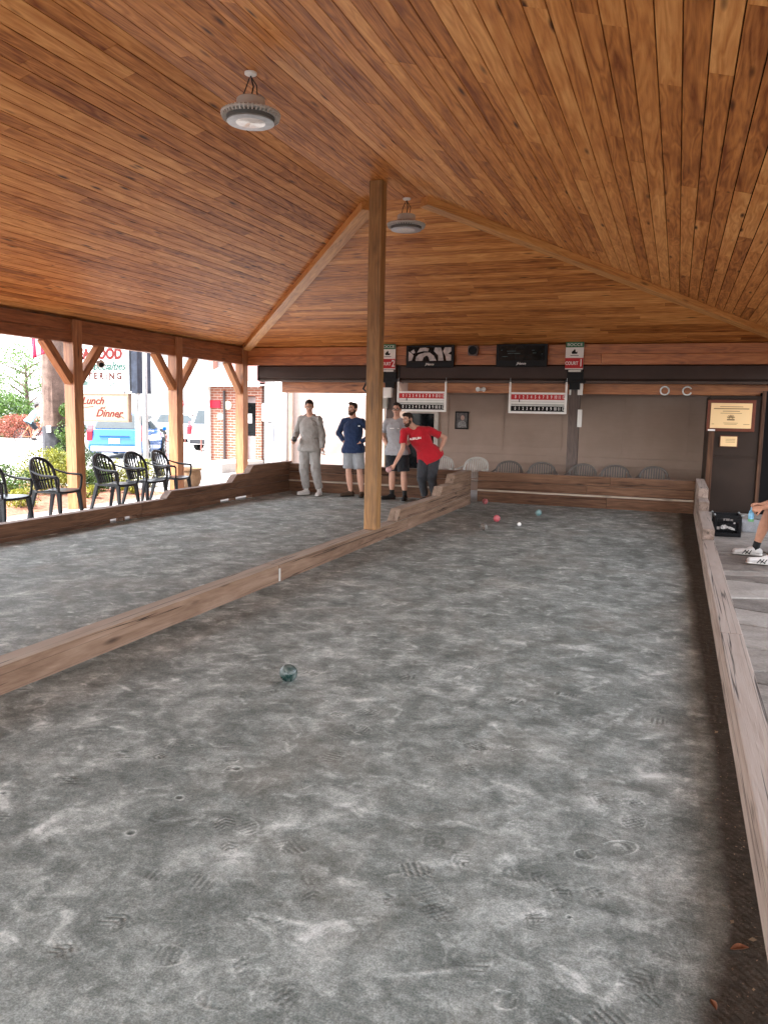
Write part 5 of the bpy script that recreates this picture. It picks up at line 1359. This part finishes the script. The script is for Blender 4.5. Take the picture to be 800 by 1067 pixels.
# flag
t = thing('flag', 'red and white striped flag hanging just under the eave at left', 'flag', (-11.85, 12.05, -.03))
m = MB(); m.tube([(-.58, 1.42, 2.62), (.30, -.1, 3.55)], .018, 8); m.build('flag_pole', GREYM, t)
m = MB(); nx, ny = 24, 14; V = []; F = []; 
for i in range(nx+1):
    for j in range(ny+1):
        u, v = i/nx, j/ny; V.append((.08+.60*u-.02*v, .05*math.sin(u*11+v*2)+.15*(1-u), 3.30+.02*u-(.76-.10*u)*v+.02*math.sin(u*12+1)))
for i in range(nx):
    for j in range(ny): a = i*(ny+1)+j; F.append((a, a+1, a+ny+2, a+ny+1))
o = m.add(V, F)
m.mi = [((i//3) % 2) for i in range(nx) for j in range(ny)]
fo = m.build('flag_cloth', [plain('flag_red', (.30, .012, .04), .7), plain('flag_white', (.55, .38, .42), .7)], t, fixn=False, smooth=True, sharp=180)
sm = fo.modifiers.new('s', 'SOLIDIFY'); sm.thickness = .003

# security camera on the brace
t = thing('camera', 'round white security camera on the brace of the first timber post', 'security camera', (-8.87, 10.62, 2.31))
m = MB(); m.ball((.06, 0, 0), .065, 16); m.build('housing', WHITE, t, smooth=True)
m = MB(); m.ball((.085, -.022, -.015), .045, 14); m.build('lens', BLACKP, t, smooth=True)
m = MB(); m.tube([(-.03, 0, .03), (.03, 0, .02)], .02, 8); m.build('bracket', WHITE, t)

# planter
t = thing('planter', 'tan round planter pot standing between the second post and the corner post', 'planter', (-9.55, 14.15, -.022))
m = MB(); m.lathe([(.0, 0), (.17, 0), (.235, .08), (.265, .20), (.25, .32), (.235, .36), (.27, .375), (.27, .41), (.235, .41), (.225, .37), (.0, .36)], 30); m.build('pot', CLAYPOT, t, smooth=True)
m = MB(); m.lathe([(.0, .362), (.22, .372), (.0, .385)], 20); m.build('soil', MULCH, t)

# ---------------------------------------------------------------- vehicles
def car(label, loc, rz, paint, L_=4.0, W_=1.72, H_=1.5, suv=0., group=None, plate=True, name='parked_car'):
    """local +X is forward, origin on the ground under the rear bumper centre"""
    t = thing(name, label, 'car', loc, rz, group); g = .17+.06*suv; h = W_/2; bl = .92+.08*suv
    pm = plain('paint_'+paint[0], paint[1], .25, .0, var=.03, coat=.8)
    trim = plain('car_trim', (.03, .03, .033), .5); gl = plain('car_glass', (.04, .05, .055), .05, var=.2, scale=1.5)
    m = MB(); st = []
    prof = [(0.0, .34, .52, .90), (.03, .28, .60, .96), (.12, g+.02, bl, .99), (.8, g, bl+.02, 1.), (1.6, g, bl, 1.), (2.6, g, bl-.03, 1.), (2.95, g, bl-.06, .99), (3.35, g, bl-.14, .96), (3.75, g+.02, bl-.24, .91), (3.95, .28, .58, .82), (4.0, .34, .50, .76)]
    n = 12; V = []
    for (x, zb, zt, w_) in prof:
        x = x*L_/4.; ww = h*w_
        sec = [(-ww*.93, zb), (-ww, zb+.10), (-ww*1.01, (zb+zt)/2), (-ww*.985, zt-.14*(zt-zb)), (-ww*.93, zt-.01), (-ww*.6, zt+.018), (ww*.6, zt+.018), (ww*.93, zt-.01), (ww*.985, zt-.14*(zt-zb)), (ww*1.01, (zb+zt)/2), (ww, zb+.10), (ww*.93, zb)]
        V += [(x, y, z) for y, z in sec]
    F = [(i*n+j, i*n+(j+1) % n, (i+1)*n+(j+1) % n, (i+1)*n+j) for i in range(len(prof)-1) for j in range(n)]
    F += [tuple(range(n-1, -1, -1)), tuple(range((len(prof)-1)*n, len(prof)*n))]
    m.add(V, F); bo = m.build('body', pm, t, smooth=True, sharp=50)
    # greenhouse
    x0, x1, x2, x3 = .10, .50-.15*suv, 2.05*L_/4, 3.0*L_/4; wb, wt = h*.93, h*.76
    m = MB(); m.add([(x0, -wb, bl-.02), (x0, wb, bl-.02), (x3, wb, bl-.10), (x3, -wb, bl-.10), (x1, -wt, H_-.03), (x1, wt, H_-.03), (x2, wt, H_-.02), (x2, -wt, H_-.02), (x1+.5, -wt*.96, H_), (x1+.5, wt*.96, H_), (x2-.3, wt*.96, H_+.005), (x2-.3, -wt*.96, H_+.005)],
                    [(0, 1, 5, 4), (3, 7, 6, 2), (0, 4, 8, 11, 7, 3), (1, 2, 6, 10, 9, 5), (4, 5, 9, 8), (8, 9, 10, 11), (11, 10, 6, 7), (0, 3, 2, 1)])
    m.build('roof', pm, t, bevel=.03)
    def pane(nm, a, b_, c, d, off, ins=(.12, .1)):
        a, b_, c, d = map(Vector, (a, b_, c, d))
        def bi(u, v): return (a*(1-u)+b_*u)*(1-v)+(d*(1-u)+c*u)*v
        iu, iv = ins; q = [bi(iu, iv), bi(1-iu, iv), bi(1-iu, 1-iv), bi(iu, 1-iv)]; nn = (q[1]-q[0]).cross(q[3]-q[0]).normalized()
        if nn.dot(Vector(off)) < 0: nn = -nn
        mm = MB(); mm.add([p+nn*.004 for p in q]+[p+nn*.012 for p in q], MB.BF); mm.build(nm, gl, t)
    pane('rear_window', (x0, -wb, bl), (x0, wb, bl), (x1, wt, H_-.03), (x1, -wt, H_-.03), (-1, 0, 0), (.09, .10))
    pane('windscreen', (x3, -wb, bl-.1), (x3, wb, bl-.1), (x2, wt, H_-.02), (x2, -wt, H_-.02), (1, 0, 0), (.06, .08))
    xm = (x0+x3)/2*.92
    for s_ in (-1, 1):
        pane('side_window', (x0+.25, s_*wb, bl), (xm, s_*wb, bl-.03), (xm, s_*wt, H_-.01), (x1+.12, s_*wt, H_-.03), (0, s_, 0), (.05, .12))
        pane('side_window', (xm, s_*wb, bl-.03), (x3-.1, s_*wb, bl-.09), (x2-.05, s_*wt, H_-.02), (xm, s_*wt, H_-.01), (0, s_, 0), (.05, .12))
        mm = MB(); mm.prism([(.02, bl-.34), (.16, bl-.34), (.34, bl-.02), (.20, bl+.16), (.10, bl+.02), (.03, bl-.05)], 'y', s_*(h-.17), s_*(h+.006)); mm.build('tail_light', plain('tail_red', (.30, .01, .02), .2), t, bevel=.01)
        mm = MB(); mm.box(3.0*L_/4-.15, 3.0*L_/4, s_*(h+.02), s_*(h+.16), bl-.04, bl+.09); mm.build('mirror', pm, t, bevel=.02)
        mm = MB(); mm.box(xm-.004, xm+.004, s_*(h*1.002), s_*(h*1.002+.006), g+.12, bl-.06); mm.box(x0+.55, x0+.558, s_*(h*1.002), s_*(h*1.002+.006), g+.32, bl-.06); mm.box(2.7*L_/4, 2.7*L_/4+.008, s_*(h*1.0), s_*(h*1.0+.006), g+.2, bl-.12); mm.build('door_seam', trim, t)
        mm = MB(); mm.box(xm-.28, xm-.10, s_*(h+.012), s_*(h+.035), bl-.17, bl-.145); mm.build('door_handle', pm, t)
        for x in (.75*L_/4, 3.15*L_/4):
            r = .31+.04*suv
            mm = MB(); mm.lathe([(.0, -.0), (r+.045, 0), (r+.045, .012), (.0, .012)], 28, (x, s_*(h+.005) if s_ > 0 else s_*(h+.005)-.012, r), 'y'); mm.build('wheel_arch', trim, t)
            wh = thing('wheel', None, None, (x, s_*(h-.10), r)); wh.parent = t
            y0, y1 = (0, s_*.135)
            a, b_ = min(y0, y1), max(y0, y1)
            mm = MB(); mm.lathe([(r*.62, a), (r*.95, a), (r, a+.03), (r, b_-.03), (r*.95, b_), (r*.62, b_)], 28, (0, 0, 0), 'y'); mm.build('tyre', RUBBER, wh, smooth=True)
            mm = MB(); mm.lathe([(.0, a+.02), (r*.62, a+.02), (r*.62, b_-.006), (r*.5, b_-.02), (.0, b_-.012)], 24, (0, 0, 0), 'y')
            for k in range(7):
                an = 2*math.pi*k/7; ye = s_*.133; mm.beam((0, ye, 0), (r*.58*math.cos(an), ye, r*.58*math.sin(an)), .05, .01, up=(0, 1, 0))
            mm.build('rim', GREYM, wh)
    mm = MB(); mm.box(-.035, .10, -h*.86, h*.86, g+.06, g+.24); mm.build('bumper', plain('bumper_grey', (.32, .29, .29), .5) if not suv else trim, t, bevel=.03)
    if plate: mm = MB(); mm.box(-.012, .0, -.17, .17, bl-.42, bl-.26); mm.build('number_plate', WHITEI, t, bevel=.003)
    mm = MB(); mm.box(-.004, .03, -h*.55, h*.55, bl-.20, bl-.18); mm.build('tailgate_seam', trim, t)
    for s_ in (-1, 1): mm = MB(); mm.box(3.9*L_/4, 3.985*L_/4, s_*h*.45-.12, s_*h*.45+.16*s_, .58, .68); mm.build('headlight', plain('lamp_clear', (.7, .7, .7), .1), t, bevel=.02)
    return t
car('bright blue hatchback seen from behind between the timber posts', (-17.05, 21.1, -.03), math.radians(90+23), ('blue', (.002, .085, .29)), 4.0, 1.75, 1.5)
car('white sport utility car seen from behind near the brick wall', (-17.35, 27.0, -.02), math.radians(92), ('white', (.72, .72, .72)), 4.6, 1.85, 1.72, 1.)
car('silver car side on behind the second timber post', (-25.2, 34.8, -.025), math.radians(-4), ('silver', (.50, .51, .52)), 4.5, 1.8, 1.45)
car('grey car far off between the cyclists and the utility pole', (-36.5, 40.2, -.025), math.radians(2), ('grey', (.16, .17, .22)), 4.5, 1.8, 1.5)

# ---------------------------------------------------------------- buildings
def window(parent, x, y, z, w_, h_, mat=None, fr=WHITE, face=-1):
    f = MB()
    for a in ((-w_/2-.06, w_/2+.06, -h_/2-.06, -h_/2), (-w_/2-.06, w_/2+.06, h_/2, h_/2+.06)): f.box(a[0], a[1], -.05, .0, a[2], a[3])
    f.box(-w_/2-.06, -w_/2, -.05, 0, -h_/2+.0005, h_/2-.0005); f.box(w_/2, w_/2+.06, -.05, 0, -h_/2+.0005, h_/2-.0005); f.box(-.02, .02, -.04, -.008, -h_/2, h_/2); f.box(-w_/2, -.021, -.04, -.008, -.02, .02); f.box(.021, w_/2, -.04, -.008, -.02, .02)
    o = f.build('window', fr, parent); o.location = (x, y, z)
    g = MB(); g.box(-w_/2, w_/2, -.007, -.001, -h_/2, h_/2); g.build('pane', mat or GLASSD, o); return o
PALEG = plain('pale_glass', (.28, .30, .36), .15, var=.2, scale=2)
# brick entrance building
bb = thing('brick_building', 'small red brick building with metal roof and glass entrance door', 'building', (-11.95, 20, -.03))
m = MB(); m.box(-.85, .22, 0, 5, 0, 2.35); m.box(.70, .88, 0, 5, 0, 2.35); m.box(.2205, .6995, .25, 5, 0, 2.34); m.box(.2205, .6995, 0.002, .249, 2.05, 2.34); m.build('wall', BRICK, bb)
m = MB(); m.add([(-1.3, -.35, 2.42), (1.0, -.35, 2.42), (1.0, 5.3, 2.42), (-1.3, 5.3, 2.42), (-.4, 1.4, 3.35), (.7, 1.4, 3.35), (.7, 3.6, 3.35), (-.4, 3.6, 3.35)], MB.BF); m.build('roof', ROOFP, bb)
m = MB(); m.box(-1.32, 1.02, -.38, -.35, 2.30, 2.44); m.box(-1.3, 1.0, -.3495, 0, 2.345, 2.375); m.build('fascia', WHITE, bb)
m = MB(); m.box(.23, .69, .215, .249, .02, 2.04); d = m.build('door', plain('door_taupe', (.32, .25, .24), .5), bb)
m = MB(); m.box(.30, .62, .205, .2145, .92, 1.86); m.build('pane', GLASSD, d)
m = MB(); m.box(.31, .47, .198, .2045, 1.28, 1.55); m.build('notice', WHITEI, d)
m = MB(); m.tube([(-.30, -.05, 0), (-.30, -.05, 2.2)], .035, 8); m.build('downpipe', plain('pipe_dark', (.06, .05, .05), .5), bb)
m = MB(); m.box(-.82, -.44, -.035, -.003, 1.70, 1.92); m.build('red_sign', plain('sign_solid_red', (.35, .012, .03), .5), bb)
m = MB(); m.ball((-.20, -.02, 1.78), .13, 10, sc_=(1, .1, 1)); m.ball((-.44, -.02, 1.45), .12, 10, sc_=(1, .1, .8)); m.build('star_ornament', plain('ornament', (.68, .60, .42), .5, var=.4, scale=30), bb)
m = MB(); m.box(-.9, -.78, -.12, -.0035, 0, 2.3, 'z'); m.build('white_column', WHITE, bb)
# pinkish building behind the court opening
wb_ = thing('stucco_building', 'pale pinkish stucco building seen through the opening behind the men', 'building', (-7.5, 20.5, -.03))
m = MB(); m.box(-3.5, 4.5, 0, 7, 0, 5.5); m.build('wall', PINKW, wb_)
m = MB(); m.box(-3.52, -2.98, -.42, -.003, 0, 5.2); m.build('pilaster', WHITE, wb_)
m = MB(); m.box(-2.93, -2.80, -.10, -.003, 0, 3.5, 'z'); m.build('corner_board', plain('tan_board', (.42, .32, .26), .6), wb_)
m = MB()
for x in (-3.44, -3.36, -3.25): m.tube([(x, -.47, 0), (x, -.47, 3.2)], .022, 8)
m.build('conduit_pipe', plain('conduit_pale', (.5, .5, .52), .5), wb_, smooth=True)
m = MB(); m.box(-3.50, -3.22, -.60, -.495, 1.35, 1.85); m.build('electric_meter', WHITE, wb_, bevel=.02)
m = MB(); m.box(-3.34, -3.15, -.60, -.495, .78, 1.28); m.build('meter_box', plain('meter_grey', (.30, .33, .38), .5), wb_, bevel=.01)
# stair rail
t = thing('stair_rail', 'white diagonal stair handrail against the pinkish wall behind the men', 'handrail', (-9.0, 20.2, -.03))
m = MB(); m.beam((1.15, 0, 2.25), (-.45, 0, 1.12), .05, .07); m.build('rail', WHITE, t)
m = MB(); m.beam((-.45, 0, 1.10), (-1.25, .0, .80), .035, .035); m.beam((-1.25, 0, .80), (-1.25, 0, 0), .035, .035, up=(0, 1, 0)); m.beam((1.13, 0, 2.2), (1.13, 0, 0), .05, .05, up=(0, 1, 0)); m.build('lower_rail', plain('rail_pink', (.55, .30, .28), .5), t)
# ramp and handrail before the brick building
m = MB(); m.prism([(-13.2, -.03), (-11.0, -.03), (-11.0, .22), (-12.0, .22)], 'y', 17.8, 19.99, 'x'); tag(m.build('ramp', CONC, bevel=.01), kind='structure')
t = thing('ramp_rail', 'thin reddish handrail with balusters by the brick building ramp', 'handrail', (-12.3, 18.3, -.03))
m = MB()
for x in (-.75, -.55, -.35, -.15): m.tube([(x, 0, 0), (x, 0, .92)], .012, 6)
m.tube([(-.78, 0, .93), (.35, 0, .98)], .018, 6); m.tube([(.35, 0, .0), (.35, 0, .98)], .018, 6); m.build('rail', plain('rail_red', (.30, .12, .10), .5), t)
# far houses
def house(label, x, y, w_, d_, h_, rh, wall, roof, wins, ridge='x', name='house'):
    t = thing(name, label, 'house', (x, y, -.03))
    m = MB(); m.box(-w_/2, w_/2, 0, d_, 0, h_); m.build('wall', wall, t)
    m = MB()
    if ridge == 'x': m.prism([(-.4, h_+.005), (d_+.4, h_+.005), (d_/2, h_+rh)], 'x', -w_/2-.4, w_/2+.4)
    else: m.prism([(-w_/2-.4, h_+.005), (w_/2+.4, h_+.005), (0, h_+rh)], 'y', -.4, d_+.4)
    m.build('roof', roof, t)
    for (a, z, ww, hh) in wins: window(t, a, -.003, z, ww, hh, PALEG)
    return t
house('wide white clapboard house with pale windows behind the stop sign', -31.5, 46, 11.5, 9, 5.9, 2.6, SIDING, ROOFG, [(-3.2, 3.7, 1.0, 1.3), (-1.0, 3.7, 1.0, 1.3), (1.1, 3.3, .9, 1.0), (3.9, 4.4, 1.0, 1.3), (-2.6, 1.3, 1., 1.2)])
house('white building with brick coloured corner beyond the white car', -21.8, 38, 4.6, 8, 5.8, 1.8, SIDING, ROOFP, [(-.4, 3.9, 1.1, 1.0), (1.2, 3.9, 1.1, 1.0)])
m = MB(); m.box(-24.0, -23.7, 37.5, 37.99, 0, 5.6, 'z'); tag(m.build('porch_column', plain('brick_plain', (.35, .17, .13), .8)), 'reddish column at the corner of the white building beyond the white car', 'column')
house('low white house with shallow gable roof left of the utility pole', -47.0, 49, 10.5, 9, 2.0, 1.9, SIDING, plain('pale_roof', (.5, .5, .5), .8), [(-2, 1.2, 1, .9)], 'y')
house('long pale house far behind the sign boards', -48, 66, 22, 10, 5.2, 2.6, SIDING, ROOFG, [(2, 3.4, 1.2, 1.4), (6, 3.4, 1.2, 1.4), (-3, 3.4, 1.2, 1.4)])
# stop sign
t = thing('stop_sign', 'red octagonal stop sign on a thin post across the street', 'stop sign', (-20.6, 30.0, -.03))
m = MB(); m.prism([(.20*math.cos(math.pi/8+i*math.pi/4), 1.9+.20*math.sin(math.pi/8+i*math.pi/4)) for i in range(8)], 'y', -.035, -.03); m.build('plate', REDP, t)
text_mesh('lettering', 'STOP', .15, WHITEI, t, (0, -.037, 1.9), sx=.8, extrude=.001)
m = MB(); m.box(-.02, .02, -.029, .01, 0, 2.2, 'z'); m.build('post', GREYM, t)
# leaning thin pole behind cyclists
m = MB(); m.tube([(-27.2, 29.6, 0), (-28.1, 29.9, 2.7)], .05, 8); tag(m.build('street_pole', plain('dull_pole', (.2, .19, .2), .6)), 'thin leaning grey pole behind the cyclists', 'pole')
# cyclists
def bicycle(label, loc, rz, col):
    t = thing('bicycle', label, 'bicycle', loc, rz, 'bicycles on the far street')
    for x, nm in ((-.52, 'wheel'), (.52, 'wheel')):
        m = MB(); m.tube([(x+.33*math.cos(a), 0, .34+.33*math.sin(a)) for a in [2*math.pi*i/24 for i in range(24)]], .016, 6, closed=True); w_ = m.build('wheel', RUBBER, t)
        m = MB()
        for k in range(8): a = math.pi*k/8; m.tube([(x-.32*math.cos(a), 0, .34-.32*math.sin(a)), (x+.32*math.cos(a), 0, .34+.32*math.sin(a))], .003, 4)
        m.build('spokes', GREYM, w_)
    m = MB()
    for a, b_ in (((-.52, 0, .34), (-.12, 0, .32)), ((-.52, 0, .34), (-.2, 0, .80)), ((-.12, 0, .32), (-.22, 0, .88)), ((-.12, 0, .32), (.34, 0, .78)), ((-.2, 0, .80), (.34, 0, .82)), ((.34, 0, .9), (.52, 0, .34))): m.tube([a, b_], .018, 6)
    m.build('frame', col, t)
    m = MB(); m.box(-.34, -.10, -.07, .07, .89, .94); m.build('saddle', BLACKP, t, bevel=.02)
    m = MB(); m.tube([(.40, -.28, .98), (.36, 0, .95), (.40, .28, .98)], .015, 6); m.tube([(.35, 0, .95), (.34, 0, .86)], .015, 6); m.build('handlebar', BLACKP, t)
    return t
def rider(label, loc, rz, top, bot, cap=None, hair='short'):
    c, s_ = math.cos(rz), math.sin(rz)
    def W(x, y, z): return Vector((loc[0]+x*c-y*s_, loc[1]+x*s_+y*c, loc[2]+z))
    J = dict(z=loc[2], head=W(.16, 0, 1.62), face=W(1, 0, 0)-W(0, 0, 0), shL=W(.06, .19, 1.40), shR=W(.06, -.19, 1.40), elL=W(.22, .25, 1.18), elR=W(.22, -.25, 1.18), wrL=W(.36, .24, 1.04), wrR=W(.36, -.24, 1.04),
             hpL=W(-.22, .10, .98), hpR=W(-.22, -.10, .98), knL=W(.12, .12, .78), knR=W(.10, -.12, .62), anL=W(-.02, .12, .42), anR=W(-.10, -.12, .26), toL=W(.10, .12, .36), toR=W(.03, -.12, .20))
    fx = J['face']; J['face'] = fx
    return person(label, J, (top, 'short'), (bot, 'short'), (BSHOE, BSHOE), None, voxel=.016, hands=False, cap=cap, hair=hair)
A = math.radians(62)
bicycle('bicycle under the rider in light blue', (-26.3, 26.7+.6, -.018), A, plain('bike_orange', (.5, .2, .1), .4)); rider('cyclist in light blue shirt and dark shorts riding away', (-26.3, 27.3, -.018), A, cloth('sky_blue', (.25, .45, .62)), BSHORT)
A = math.radians(50)
bicycle('bicycle under the rider in pale red', (-26.6, 28.3+.4, -.018), A, plain('bike_red', (.45, .1, .1), .4)); rider('second cyclist in pale pinkish shirt, partly behind the first', (-26.6, 28.7, -.018), A, cloth('pink_shirt', (.55, .3, .3)), GSHORT, cap=BLACKI)
